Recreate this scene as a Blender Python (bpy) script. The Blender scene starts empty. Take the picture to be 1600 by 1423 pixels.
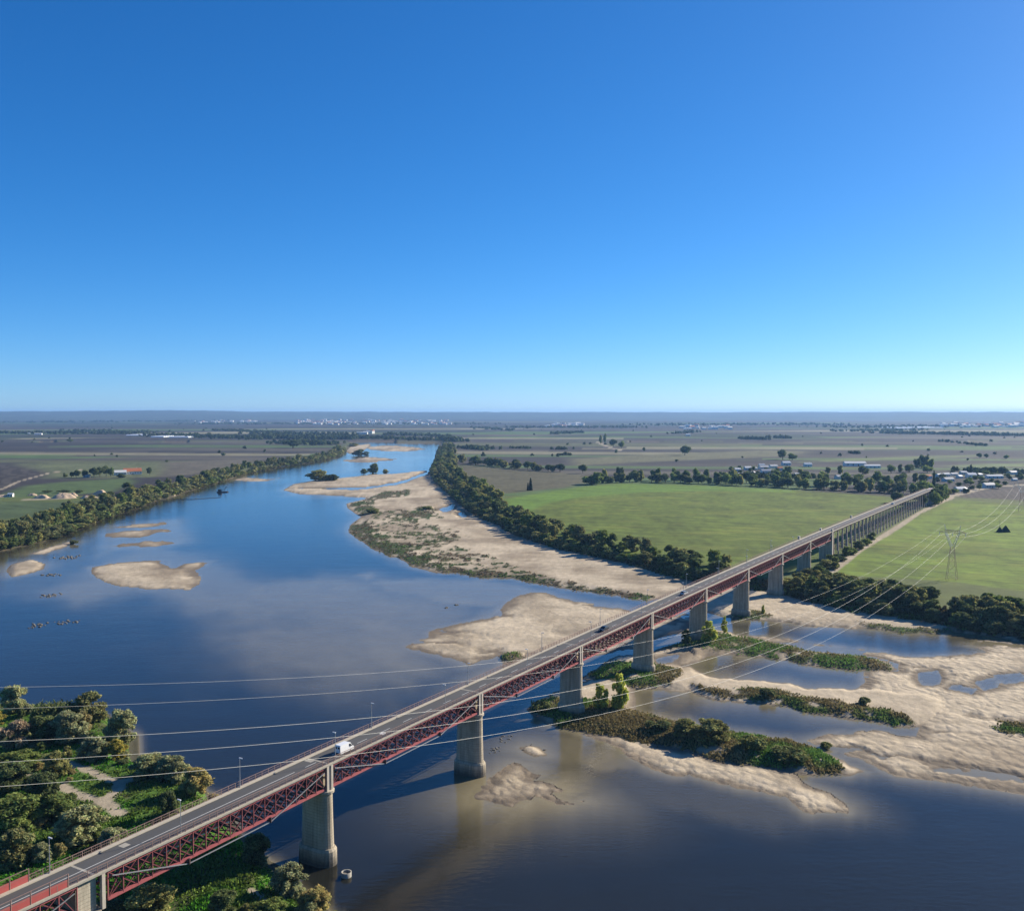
import bpy, bmesh, math, random
import numpy as np
from mathutils import Vector, Matrix

random.seed(7)
RNG = np.random.default_rng(11)
SC = bpy.context.scene
COL = SC.collection
PI = math.pi
R = math.radians

# ------------------------------------------------------------------ camera
IMG_W, IMG_H, FOC, CAM_H, HORIZON = 1600.0, 1423.0, 1500.0, 92.0, 645.0
PITCH = math.atan((IMG_H / 2 - HORIZON) / FOC)
cam_d = bpy.data.cameras.new('camera')
cam = bpy.data.objects.new('camera', cam_d)
COL.objects.link(cam)
cam.location = (0, 0, CAM_H)
cam.rotation_euler = (PI / 2 - PITCH, 0, 0)
cam_d.sensor_fit = 'HORIZONTAL'
cam_d.sensor_width = 36.0
cam_d.lens = 36.0 * FOC / IMG_W
cam_d.clip_start = 1.0
cam_d.clip_end = 80000
SC.camera = cam

# ------------------------------------------------------------------ sky, sun, exposure
SUN_AZ, SUN_EL = R(55), R(24.5)          # azimuth to the right of the view direction (+Y)
world = bpy.data.worlds.new('World')
SC.world = world
world.use_nodes = True
wn = world.node_tree
wn.nodes.clear()
w_out = wn.nodes.new('ShaderNodeOutputWorld')
w_bg = wn.nodes.new('ShaderNodeBackground')
w_sky = wn.nodes.new('ShaderNodeTexSky')
w_sky.sky_type = 'NISHITA'
w_sky.sun_disc = False
w_sky.sun_elevation = SUN_EL
w_sky.sun_rotation = SUN_AZ
w_sky.altitude = 100
w_sky.air_density = 0.6
w_sky.dust_density = 0.25
w_sky.ozone_density = 9.0
w_hs = wn.nodes.new('ShaderNodeHueSaturation')
w_hs.inputs['Saturation'].default_value = 1.11
w_hs.inputs['Hue'].default_value = 0.501
wn.links.new(w_sky.outputs[0], w_hs.inputs['Color'])
# soft shoulder so that the bright sky near the horizon keeps its pale blue
w_k = wn.nodes.new('ShaderNodeVectorMath'); w_k.operation = 'MULTIPLY_ADD'
w_k.inputs[1].default_value = (0.05, 0.05, 0.05); w_k.inputs[2].default_value = (1, 1, 1)
w_dv = wn.nodes.new('ShaderNodeVectorMath'); w_dv.operation = 'DIVIDE'
wn.links.new(w_hs.outputs[0], w_k.inputs[0]); wn.links.new(w_hs.outputs[0], w_dv.inputs[0]); wn.links.new(w_k.outputs[0], w_dv.inputs[1])
wn.links.new(w_dv.outputs[0], w_bg.inputs[0])
w_bg.inputs[1].default_value = 0.106
wn.links.new(w_bg.outputs[0], w_out.inputs[0])

sun_d = bpy.data.lights.new('sun', 'SUN')
sun_d.energy = 4.6
sun_d.angle = R(0.53)
sun_d.color = (1.0, 0.91, 0.77)
sun = bpy.data.objects.new('sun', sun_d)
COL.objects.link(sun)
sun_dir = Vector((math.sin(SUN_AZ) * math.cos(SUN_EL), math.cos(SUN_AZ) * math.cos(SUN_EL), math.sin(SUN_EL)))
sun.rotation_euler = sun_dir.to_track_quat('Z', 'Y').to_euler()
sun.location = (300, 200, 400)

SC.view_settings.view_transform = 'Standard'
SC.view_settings.look = 'None'
SC.view_settings.exposure = 0.92
SC.view_settings.gamma = 1.0
SC.view_settings.use_curve_mapping = False
SC.render.engine = 'CYCLES'
cy = SC.cycles
cy.max_bounces = 5
cy.diffuse_bounces = 2
cy.glossy_bounces = 2
cy.transmission_bounces = 2
cy.transparent_max_bounces = 6
cy.volume_bounces = 0
cy.caustics_reflective = False
cy.caustics_refractive = False
cy.sample_clamp_indirect = 4.0
cy.use_denoising = True

# ------------------------------------------------------------------ projection helpers (pixels of the photograph -> place)
_c, _s = math.cos(PITCH), math.sin(PITCH)


def at(px, py, z=0.0):
    a = (px - IMG_W / 2) / FOC
    b = (IMG_H / 2 - py) / FOC
    dx, dy, dz = a, _c + b * _s, -_s + b * _c
    t = (z - CAM_H) / dz
    return dx * t, dy * t


def poly(pts, z=0.3):
    return np.array([at(p[0], p[1], z) for p in pts])


# ------------------------------------------------------------------ numpy noise
def _hash(ix, iy, seed):
    h = (ix * 374761393 + iy * 668265263 + seed * 974634777) & 0xFFFFFFFF
    h = ((h ^ (h >> 13)) * 1274126177) & 0xFFFFFFFF
    h = h ^ (h >> 16)
    return (h & 0xFFFF) / 65535.0


def vnoise(x, y, seed=0):
    x = np.asarray(x, float); y = np.asarray(y, float)
    ix = np.floor(x).astype(np.int64); iy = np.floor(y).astype(np.int64)
    fx = x - ix; fy = y - iy
    fx = fx * fx * (3 - 2 * fx); fy = fy * fy * (3 - 2 * fy)
    a = _hash(ix, iy, seed); b = _hash(ix + 1, iy, seed)
    c = _hash(ix, iy + 1, seed); d = _hash(ix + 1, iy + 1, seed)
    return (a * (1 - fx) + b * fx) * (1 - fy) + (c * (1 - fx) + d * fx) * fy


def fbm(x, y, seed=0, octv=4):
    s = 0.0; a = 0.5; t = 0.0
    for k in range(octv):
        s = s + a * vnoise(x * 2 ** k, y * 2 ** k, seed + k * 17); t += a; a *= 0.55
    return s / t


def sstep(a, b, x):
    t = np.clip((x - a) / (b - a), 0, 1)
    return t * t * (3 - 2 * t)


def sdf(P, X, Y):
    """signed distance, positive inside"""
    X = np.asarray(X, float); Y = np.asarray(Y, float)
    d2 = np.full(X.shape, 1e18); ins = np.zeros(X.shape, bool)
    n = len(P)
    for i in range(n):
        ax, ay = P[i]; bx, by = P[(i + 1) % n]
        ex, ey = bx - ax, by - ay
        wx, wy = X - ax, Y - ay
        t = np.clip((wx * ex + wy * ey) / (ex * ex + ey * ey + 1e-9), 0, 1)
        d2 = np.minimum(d2, (wx - ex * t) ** 2 + (wy - ey * t) ** 2)
        cond = ((ay > Y) != (by > Y)) & (X < (bx - ax) * (Y - ay) / (by - ay + 1e-12) + ax)
        ins ^= cond
    d = np.sqrt(d2)
    return np.where(ins, d, -d)


def sdf_box(P, X, Y, margin):
    out = np.full(X.shape, -1e6)
    m = (X > P[:, 0].min() - margin) & (X < P[:, 0].max() + margin) & (Y > P[:, 1].min() - margin) & (Y < P[:, 1].max() + margin)
    if m.any():
        out[m] = sdf(P, X[m], Y[m])
    return out


def line_dist(L, X, Y):
    d2 = np.full(X.shape, 1e18)
    for i in range(len(L) - 1):
        ax, ay = L[i]; bx, by = L[i + 1]
        ex, ey = bx - ax, by - ay
        wx, wy = X - ax, Y - ay
        t = np.clip((wx * ex + wy * ey) / (ex * ex + ey * ey + 1e-9), 0, 1)
        d2 = np.minimum(d2, (wx - ex * t) ** 2 + (wy - ey * t) ** 2)
    return np.sqrt(d2)


# ------------------------------------------------------------------ materials
def new_mat(name):
    m = bpy.data.materials.new(name)
    m.use_nodes = True
    nt = m.node_tree
    b = nt.nodes['Principled BSDF']
    return m, nt, b


def N(nt, t, **kw):
    n = nt.nodes.new(t)
    for k, v in kw.items():
        setattr(n, k, v)
    return n


def mix_col(nt, fac, a, b, mode='MIX'):
    n = nt.nodes.new('ShaderNodeMix')
    n.data_type = 'RGBA'; n.blend_type = mode
    for sock, val in ((n.inputs[0], fac), (n.inputs[6], a), (n.inputs[7], b)):
        if hasattr(val, 'is_linked'):
            nt.links.new(val, sock)
        elif isinstance(val, (int, float)):
            sock.default_value = val
        else:
            sock.default_value = (*val, 1) if len(val) == 3 else val
    return n.outputs[2]


def math_n(nt, op, a, b=None, c=None, clamp=False):
    n = nt.nodes.new('ShaderNodeMath'); n.operation = op; n.use_clamp = clamp
    for i, v in enumerate((a, b, c)):
        if v is None: continue
        if hasattr(v, 'is_linked'): nt.links.new(v, n.inputs[i])
        else: n.inputs[i].default_value = v
    return n.outputs[0]


def noise_n(nt, scale, detail=4, rough=0.55, coord=None, stretch=None):
    if coord is None:
        coord = N(nt, 'ShaderNodeNewGeometry').outputs['Position']
    if stretch:
        mp = N(nt, 'ShaderNodeMapping'); mp.inputs['Scale'].default_value = stretch
        nt.links.new(coord, mp.inputs['Vector']); coord = mp.outputs[0]
    n = N(nt, 'ShaderNodeTexNoise')
    n.inputs['Scale'].default_value = scale; n.inputs['Detail'].default_value = detail
    n.inputs['Roughness'].default_value = rough
    nt.links.new(coord, n.inputs['Vector'])
    return n.outputs['Fac']


def solid(name, col, rough=0.7, metal=0.0, var=0.25, scale=3.0, bump=0.0, spec=0.5):
    m, nt, b = new_mat(name)
    f = noise_n(nt, scale, 5)
    f2 = noise_n(nt, scale * 0.17, 3)
    dark = tuple(c * (1 - var) for c in col); lite = tuple(min(1, c * (1 + var)) for c in col)
    c1 = mix_col(nt, f, dark, lite)
    c2 = mix_col(nt, f2, (1 - var * .6,) * 3, (1 + var * .4,) * 3)
    nt.links.new(mix_col(nt, 1.0, c1, c2, 'MULTIPLY'), b.inputs['Base Color'])
    b.inputs['Roughness'].default_value = rough; b.inputs['Metallic'].default_value = metal
    b.inputs['Specular IOR Level'].default_value = spec
    if bump:
        bp = N(nt, 'ShaderNodeBump'); bp.inputs['Strength'].default_value = bump; bp.inputs['Distance'].default_value = 0.1
        nt.links.new(f, bp.inputs['Height']); nt.links.new(bp.outputs[0], b.inputs['Normal'])
    return m


def terrain_material(crop=False):
    m, nt, b = new_mat('crop_field' if crop else 'terrain')
    at_ = N(nt, 'ShaderNodeAttribute', attribute_name='Col')
    rp = N(nt, 'ShaderNodeAttribute', attribute_name='ripple')
    fine = noise_n(nt, 1.7, 5, 0.65)
    mid = noise_n(nt, 0.22, 4, 0.6)
    v = math_n(nt, 'ADD', math_n(nt, 'MULTIPLY', fine, 0.7), math_n(nt, 'MULTIPLY', mid, 0.5))
    v = math_n(nt, 'ADD', v, 0.4)
    if crop:                                     # drilling lines, wheel tracks and streaky growth
        p0 = N(nt, 'ShaderNodeNewGeometry').outputs['Position']
        rot = N(nt, 'ShaderNodeMapping'); rot.inputs['Rotation'].default_value = (0, 0, R(28))
        nt.links.new(p0, rot.inputs['Vector'])
        st1 = noise_n(nt, 0.09, 5, 0.65, coord=rot.outputs[0], stretch=(0.16, 1.0, 1.0))
        st2 = noise_n(nt, 0.5, 3, 0.6, coord=rot.outputs[0], stretch=(0.05, 1.0, 1.0))
        wob = N(nt, 'ShaderNodeTexNoise'); wob.inputs['Scale'].default_value = 0.01; nt.links.new(p0, wob.inputs['Vector'])
        sp = N(nt, 'ShaderNodeSeparateXYZ'); nt.links.new(rot.outputs[0], sp.inputs[0])
        yy = math_n(nt, 'ADD', sp.outputs['Y'], math_n(nt, 'MULTIPLY', wob.outputs['Fac'], 30.0))
        fr = math_n(nt, 'FRACT', math_n(nt, 'MULTIPLY', yy, 1 / 19.0))
        tl = math_n(nt, 'LESS_THAN', fr, 0.09)
        v = math_n(nt, 'MULTIPLY', v, math_n(nt, 'ADD', 0.15, math_n(nt, 'ADD', math_n(nt, 'MULTIPLY', st1, 1.05), math_n(nt, 'MULTIPLY', st2, 0.65))))
        v = math_n(nt, 'MULTIPLY', v, math_n(nt, 'SUBTRACT', 1.0, math_n(nt, 'MULTIPLY', tl, 0.24)))
    cv = N(nt, 'ShaderNodeCombineColor')
    for i in range(3): nt.links.new(v, cv.inputs[i])
    nt.links.new(mix_col(nt, 1.0, at_.outputs['Color'], cv.outputs[0], 'MULTIPLY'), b.inputs['Base Color'])
    b.inputs['Roughness'].default_value = 0.95
    b.inputs['Specular IOR Level'].default_value = 0.15
    # crescent ripples of drying sand
    pos = N(nt, 'ShaderNodeNewGeometry').outputs['Position']
    warp = N(nt, 'ShaderNodeTexNoise'); warp.inputs['Scale'].default_value = 0.12
    nt.links.new(pos, warp.inputs['Vector'])
    sc = N(nt, 'ShaderNodeVectorMath', operation='SCALE'); sc.inputs['Scale'].default_value = 5.0
    nt.links.new(warp.outputs['Color'], sc.inputs[0])
    add = N(nt, 'ShaderNodeVectorMath', operation='ADD')
    nt.links.new(pos, add.inputs[0]); nt.links.new(sc.outputs[0], add.inputs[1])
    mp = N(nt, 'ShaderNodeMapping'); mp.inputs['Rotation'].default_value = (0, 0, R(20)); mp.inputs['Scale'].default_value = (0.42, 0.30, 0.0)
    nt.links.new(add.outputs[0], mp.inputs['Vector'])
    vo = N(nt, 'ShaderNodeTexVoronoi', feature='SMOOTH_F1'); vo.inputs['Scale'].default_value = 1.0
    vo.inputs['Smoothness'].default_value = 0.35
    nt.links.new(mp.outputs[0], vo.inputs['Vector'])
    rip = math_n(nt, 'MULTIPLY', vo.outputs['Distance'], rp.outputs['Fac'])
    hgt = math_n(nt, 'ADD', math_n(nt, 'MULTIPLY', rip, -0.55), math_n(nt, 'MULTIPLY', fine, 0.12))
    bp = N(nt, 'ShaderNodeBump'); bp.inputs['Strength'].default_value = 0.9; bp.inputs['Distance'].default_value = 1.0
    nt.links.new(hgt, bp.inputs['Height']); nt.links.new(bp.outputs[0], b.inputs['Normal'])
    return m


def water_material():
    m, nt, b = new_mat('river_water')
    at_ = N(nt, 'ShaderNodeAttribute', attribute_name='Col')
    big = noise_n(nt, 0.012, 4, 0.6, stretch=(1.0, 0.35, 1))
    tint = mix_col(nt, big, (0.72, 0.76, 0.82), (1.25, 1.2, 1.12))
    nt.links.new(mix_col(nt, 1.0, at_.outputs['Color'], tint, 'MULTIPLY'), b.inputs['Base Color'])
    rr = N(nt, 'ShaderNodeMapRange'); rr.inputs['To Min'].default_value = 0.02; rr.inputs['To Max'].default_value = 0.08
    rr.inputs['From Min'].default_value = 0.3; rr.inputs['From Max'].default_value = 0.7
    nt.links.new(big, rr.inputs['Value']); nt.links.new(rr.outputs[0], b.inputs['Roughness'])
    b.inputs['IOR'].default_value = 1.33
    w1 = noise_n(nt, 0.8, 4, 0.65, stretch=(0.5, 1.0, 1))
    w2 = noise_n(nt, 0.10, 3, 0.5, stretch=(0.5, 1.0, 1))
    h = math_n(nt, 'ADD', math_n(nt, 'MULTIPLY', w1, 0.15), math_n(nt, 'MULTIPLY', w2, 0.22))
    h = math_n(nt, 'MULTIPLY', h, math_n(nt, 'ADD', big, 0.25))
    bp = N(nt, 'ShaderNodeBump'); bp.inputs['Strength'].default_value = 0.55; bp.inputs['Distance'].default_value = 1.0
    nt.links.new(h, bp.inputs['Height']); nt.links.new(bp.outputs[0], b.inputs['Normal'])
    return m


def foliage_material(name, trans=0.35, spread=0.5):
    m, nt, b = new_mat(name)
    at_ = N(nt, 'ShaderNodeAttribute', attribute_name='Col')
    oi = N(nt, 'ShaderNodeObjectInfo')
    r1 = mix_col(nt, oi.outputs['Random'], (1 - spread * .55, 1 - spread * .45, 1 - spread * .2), (1 + spread * .45, 1 + spread * .45, 1 + spread * .15))
    c = mix_col(nt, 1.0, at_.outputs['Color'], r1, 'MULTIPLY')
    nt.nodes.remove(b)
    d = N(nt, 'ShaderNodeBsdfDiffuse'); t = N(nt, 'ShaderNodeBsdfTranslucent'); mx = N(nt, 'ShaderNodeMixShader')
    mx.inputs[0].default_value = trans
    nt.links.new(c, d.inputs['Color']); nt.links.new(c, t.inputs['Color'])
    nt.links.new(d.outputs[0], mx.inputs[1]); nt.links.new(t.outputs[0], mx.inputs[2])
    nt.links.new(mx.outputs[0], nt.nodes['Material Output'].inputs['Surface'])
    return m


def stone_material(name, col, wet=False):
    m, nt, b = new_mat(name)
    pos = N(nt, 'ShaderNodeNewGeometry').outputs['Position']
    # masonry courses read by height
    sep = N(nt, 'ShaderNodeSeparateXYZ'); nt.links.new(pos, sep.inputs[0])
    co = math_n(nt, 'FRACT', math_n(nt, 'MULTIPLY', sep.outputs['Z'], 1.65))
    joint = math_n(nt, 'GREATER_THAN', co, 0.9)
    st = noise_n(nt, 0.9, 5, 0.65)
    streak = noise_n(nt, 0.8, 4, 0.6, stretch=(1.6, 1.6, 0.12))
    base = mix_col(nt, st, tuple(c * .62 for c in col), tuple(c * 1.25 for c in col))
    sfac = math_n(nt, 'MULTIPLY', math_n(nt, 'SUBTRACT', streak, 0.42), 2.2, clamp=True)
    base = mix_col(nt, sfac, base, tuple(c * 0.34 for c in col))
    base = mix_col(nt, math_n(nt, 'MULTIPLY', joint, 0.5), base, tuple(c * 0.35 for c in col))
    if wet:
        lowz = N(nt, 'ShaderNodeMapRange'); lowz.inputs['From Min'].default_value = 1.2; lowz.inputs['From Max'].default_value = 3.4
        lowz.inputs['To Min'].default_value = 1; lowz.inputs['To Max'].default_value = 0
        z2 = math_n(nt, 'ADD', sep.outputs['Z'], math_n(nt, 'MULTIPLY', st, 1.2))
        nt.links.new(z2, lowz.inputs['Value'])
        base = mix_col(nt, math_n(nt, 'MULTIPLY', lowz.outputs[0], 0.8), base, (0.055, 0.05, 0.042))
    nt.links.new(base, b.inputs['Base Color'])
    b.inputs['Roughness'].default_value = 0.9; b.inputs['Specular IOR Level'].default_value = 0.2
    bp = N(nt, 'ShaderNodeBump'); bp.inputs['Strength'].default_value = 0.6; bp.inputs['Distance'].default_value = 0.08
    nt.links.new(math_n(nt, 'SUBTRACT', st, joint), bp.inputs['Height']); nt.links.new(bp.outputs[0], b.inputs['Normal'])
    return m


def asphalt_material():
    m, nt, b = new_mat('asphalt')
    f = noise_n(nt, 6, 4)
    g = noise_n(nt, 0.08, 4, 0.6)
    base = mix_col(nt, f, (0.042, 0.042, 0.042), (0.07, 0.069, 0.066))
    base = mix_col(nt, g, base, (0.095, 0.092, 0.086))
    nt.links.new(base, b.inputs['Base Color']); b.inputs['Roughness'].default_value = 0.8
    return m


M = {}
M['terrain'] = terrain_material()
M['water'] = water_material()
M['field'] = terrain_material(True)
M['leaf'] = foliage_material('foliage', 0.42, 0.6)
M['leaf_near'] = foliage_material('foliage_near', 0.42, 0.3)
M['far_wood'] = foliage_material('far_foliage', 0.25, 0.0)
M['bark'] = solid('bark', (0.10, 0.075, 0.05), 0.9, 0, 0.4, 2.0)
M['stone'] = stone_material('pier_stone', (0.47, 0.40, 0.29), True)
M['limestone'] = stone_material('limestone', (0.52, 0.46, 0.35), False)
M['pale_iron'] = solid('pale_painted_pilaster', (0.50, 0.44, 0.36), 0.6, 0, 0.25, 2.5)
M['trestle'] = solid('trestle_concrete', (0.33, 0.27, 0.25), 0.8, 0, 0.35, 1.0)
M['red_iron'] = solid('red_painted_iron', (0.205, 0.058, 0.063), 0.5, 0, 0.45, 1.4)
M['pink_iron'] = solid('sunlit_red_chord', (0.37, 0.10, 0.10), 0.5, 0, 0.35, 1.4)  # red paint lightened to pink, the chords' sunlit look put into the colour
M['dark_iron'] = solid('shade_toned_iron', (0.035, 0.013, 0.015), 0.7, 0, 0.4, 1.4)  # near-black tone puts the shade inside the truss into the colour
M['red_panel'] = solid('red_panel_paint', (0.40, 0.085, 0.075), 0.5, 0, 0.15, 0.9)
M['asphalt'] = asphalt_material()
M['concrete'] = solid('concrete', (0.36, 0.33, 0.27), 0.9, 0, 0.3, 2.0, 0.2)
M['walk'] = solid('walkway_concrete', (0.45, 0.40, 0.31), 0.9, 0, 0.25, 1.5)
M['paint'] = solid('road_paint', (0.6, 0.59, 0.55), 0.7, 0, 0.3, 4)
M['rail'] = solid('railing_paint', (0.27, 0.17, 0.14), 0.6, 0, 0.3, 2.0)
M['steel'] = solid('galvanised_steel', (0.42, 0.43, 0.44), 0.45, 0.6, 0.15, 2.0)
M['wire'] = solid('aluminium_conductor', (0.38, 0.37, 0.32), 0.5, 0.0, 0.05, 0.5)
M['lamp_white'] = solid('lamp_housing', (0.75, 0.75, 0.74), 0.4, 0, 0.08, 3)
M['pylon'] = solid('rust_red_pylon', (0.30, 0.19, 0.14), 0.6, 0.1, 0.3, 1.0)
M['white_wall'] = solid('whitewash', (0.74, 0.71, 0.64), 0.85, 0, 0.12, 0.6)
M['roof_red'] = solid('terracotta_tiles', (0.55, 0.18, 0.075), 0.85, 0, 0.25, 1.2)
M['roof_grey'] = solid('grey_sheet_roof', (0.38, 0.38, 0.38), 0.6, 0, 0.2, 0.8)
M['roof_pale'] = solid('pale_roof', (0.74, 0.72, 0.67), 0.7, 0, 0.15, 0.8)
M['glass_dark'] = solid('dark_glass', (0.02, 0.024, 0.028), 0.1, 0, 0.1, 1.0)
M['car_white'] = solid('white_car_paint', (0.78, 0.78, 0.76), 0.25, 0, 0.03, 1.0)
M['car_dark'] = solid('dark_car_paint', (0.03, 0.032, 0.036), 0.25, 0, 0.05, 1.0)
M['car_silver'] = solid('silver_car_paint', (0.55, 0.56, 0.57), 0.3, 0.4, 0.04, 1.0)
M['tyre'] = solid('tyre_rubber', (0.02, 0.02, 0.02), 0.9, 0, 0.1, 4)
M['light_red'] = solid('tail_light', (0.45, 0.02, 0.02), 0.3, 0, 0.05, 4)
M['light_white'] = solid('head_light', (0.8, 0.8, 0.78), 0.2, 0, 0.05, 4)
M['sand_pile'] = solid('heaped_sand', (0.52, 0.39, 0.26), 0.95, 0, 0.2, 0.25, 0.3)
M['rock'] = solid('wet_rock', (0.16, 0.145, 0.12), 0.9, 0, 0.5, 0.9, 0.4)
M['tarp'] = solid('dark_green_netting', (0.012, 0.03, 0.018), 0.9, 0, 0.3, 1)
M['poly_sheet'] = solid('greenhouse_sheeting', (0.72, 0.74, 0.74), 0.5, 0, 0.06, 0.3)


# ------------------------------------------------------------------ object helpers
def link(name, me, parent=None, mats=None):
    o = bpy.data.objects.new(name, me)
    COL.objects.link(o)
    if mats and me is not None:
        for mm in (mats if isinstance(mats, (list, tuple)) else [mats]):
            me.materials.append(mm)
    if parent: o.parent = parent
    return o


def empty(name, loc=(0, 0, 0), rz=0.0):
    o = bpy.data.objects.new(name, None)
    o.location = loc; o.rotation_euler = (0, 0, rz); o.empty_display_size = 0.5
    COL.objects.link(o)
    return o


def tag(o, label=None, cat=None, group=None, kind=None):
    if label: o['label'] = label
    if cat: o['category'] = cat
    if group: o['group'] = group
    if kind: o['kind'] = kind
    return o


def mesh_np(name, V, F, col=None, ripple=None, smooth=False):
    me = bpy.data.meshes.new(name)
    V = np.asarray(V, np.float32); F = np.asarray(F, np.int32)
    k = F.shape[1]
    me.vertices.add(len(V)); me.vertices.foreach_set('co', V.ravel())
    me.loops.add(F.size); me.loops.foreach_set('vertex_index', F.ravel())
    me.polygons.add(len(F))
    me.polygons.foreach_set('loop_start', np.arange(0, F.size, k, dtype=np.int32))
    me.polygons.foreach_set('loop_total', np.full(len(F), k, np.int32))
    if smooth: me.polygons.foreach_set('use_smooth', np.ones(len(F), bool))
    me.update(calc_edges=True)
    if col is not None:
        a = me.color_attributes.new('Col', 'FLOAT_COLOR', 'POINT')
        c4 = np.ones((len(V), 4), np.float32); c4[:, :3] = col
        a.data.foreach_set('color', c4.ravel())
    if ripple is not None:
        a = me.attributes.new('ripple', 'FLOAT', 'POINT')
        a.data.foreach_set('value', np.asarray(ripple, np.float32))
    return me


class MB:
    """collects simple shapes into one mesh"""

    def __init__(s): s.v = []; s.f = []; s.m = []

    def add(s, vs, fs, mat=0):
        o = len(s.v); s.v += [tuple(p) for p in vs]; s.f += [tuple(i + o for i in q) for q in fs]; s.m += [mat] * len(fs)
        return s

    def box(s, c, size, mat=0, rz=0.0):
        x, y, z = (q / 2 for q in size); co, si = math.cos(rz), math.sin(rz)
        vs = []
        for sz in (-1, 1):
            for sx, sy in ((-1, -1), (1, -1), (1, 1), (-1, 1)):
                a, b = sx * x, sy * y
                vs.append((c[0] + a * co - b * si, c[1] + a * si + b * co, c[2] + sz * z))
        return s.add(vs, [(3, 2, 1, 0), (4, 5, 6, 7), (0, 1, 5, 4), (1, 2, 6, 5), (2, 3, 7, 6), (3, 0, 4, 7)], mat)

    def beam(s, p, q, w, h=None, mat=0, up=(0, 0, 1)):
        h = h or w
        p = Vector(p); q = Vector(q); d = (q - p)
        if d.length < 1e-6: return s
        d.normalize(); u = Vector(up)
        if abs(d.dot(u)) > 0.98: u = Vector((1, 0, 0))
        a = d.cross(u).normalized() * (w / 2); b = a.cross(d).normalized() * (h / 2)
        vs = [p - a - b, p + a - b, p + a + b, p - a + b, q - a - b, q + a - b, q + a + b, q - a + b]
        return s.add(vs, [(3, 2, 1, 0), (4, 5, 6, 7), (0, 1, 5, 4), (1, 2, 6, 5), (2, 3, 7, 6), (3, 0, 4, 7)], mat)

    def tube(s, pts, rads, seg=6, mat=0, caps=True):
        pts = [Vector(p) for p in pts]; n = len(pts)
        if not isinstance(rads, (list, tuple)): rads = [rads] * n
        vs = []
        for i, p in enumerate(pts):
            d = (pts[min(i + 1, n - 1)] - pts[max(i - 1, 0)]).normalized()
            u = Vector((0, 0, 1)) if abs(d.z) < 0.9 else Vector((1, 0, 0))
            a = d.cross(u).normalized(); b = a.cross(d).normalized()
            for k in range(seg):
                t = 2 * PI * k / seg
                vs.append(p + (a * math.cos(t) + b * math.sin(t)) * rads[i])
        fs = []
        for i in range(n - 1):
            for k in range(seg):
                k2 = (k + 1) % seg
                fs.append((i * seg + k, i * seg + k2, (i + 1) * seg + k2, (i + 1) * seg + k))
        if caps:
            fs.append(tuple(range(seg))[::-1]); fs.append(tuple((n - 1) * seg + k for k in range(seg)))
        return s.add(vs, fs, mat)

    def rings(s, rings, mat=0, cap=True):
        """loft of equal-length closed rings"""
        k = len(rings[0]); vs = [p for r in rings for p in r]; fs = []
        for i in range(len(rings) - 1):
            for j in range(k):
                j2 = (j + 1) % k
                fs.append((i * k + j, i * k + j2, (i + 1) * k + j2, (i + 1) * k + j))
        if cap:
            fs.append(tuple(range(k))[::-1]); fs.append(tuple((len(rings) - 1) * k + j for j in range(k)))
        return s.add(vs, fs, mat)

    def mesh(s, name, smooth=False):
        me = bpy.data.meshes.new(name)
        me.from_pydata(s.v, [], s.f)
        if any(s.m): me.polygons.foreach_set('material_index', s.m)
        if smooth: me.polygons.foreach_set('use_smooth', [True] * len(s.f))
        me.update()
        return me

    def build(s, name, mat, parent=None, smooth=False):
        return link(name, s.mesh(name, smooth), parent, mat)


def copy_tree(o, parent=None):
    c = o.copy(); COL.objects.link(c); c.parent = parent
    for ch in list(o.children):
        copy_tree(ch, c)
    return c


# ==================================================================== TERRAIN
LEFT_BANK = [(0, 857), (75, 840), (112, 826), (150, 812), (187, 800), (232, 783), (270, 772), (285, 767), (312, 760), (357, 746), (400, 735), (437, 728), (500, 719), (525, 712), (540, 704), (545, 698), (556, 691)]
RIGHT_BANK = [(688, 691), (685, 700), (681, 717), (671, 738), (676, 752), (692, 765), (708, 778), (722, 792), (745, 806), (775, 819), (800, 834), (842, 848), (882, 860), (937, 871), (1005, 886), (1040, 897), (1085, 908), (1130, 915), (1175, 921), (1215, 927), (1257, 937), (1300, 946), (1375, 960), (1440, 968), (1480, 977), (1540, 988), (1600, 994)]
P_LEFT = poly([(-2600, 691), (-2600, 1000), (-800, 1030), (-300, 925)] + LEFT_BANK, 1.5)
P_RIGHT = poly(RIGHT_BANK + [(1800, 1012), (2300, 1060), (3000, 900), (3000, 691)], 1.5)
P_FORE = poly([(-900, 1040), (-200, 1075), (-40, 1090), (40, 1095), (130, 1098), (185, 1112), (214, 1140), (216, 1180), (262, 1193), (305, 1210), (338, 1232), (352, 1262), (378, 1298), (400, 1312), (425, 1332), (447, 1354), (468, 1378), (500, 1398), (530, 1425), (560, 1500), (600, 1800), (300, 2600), (-1500, 2600), (-1500, 1300)], 1.5)

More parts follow.
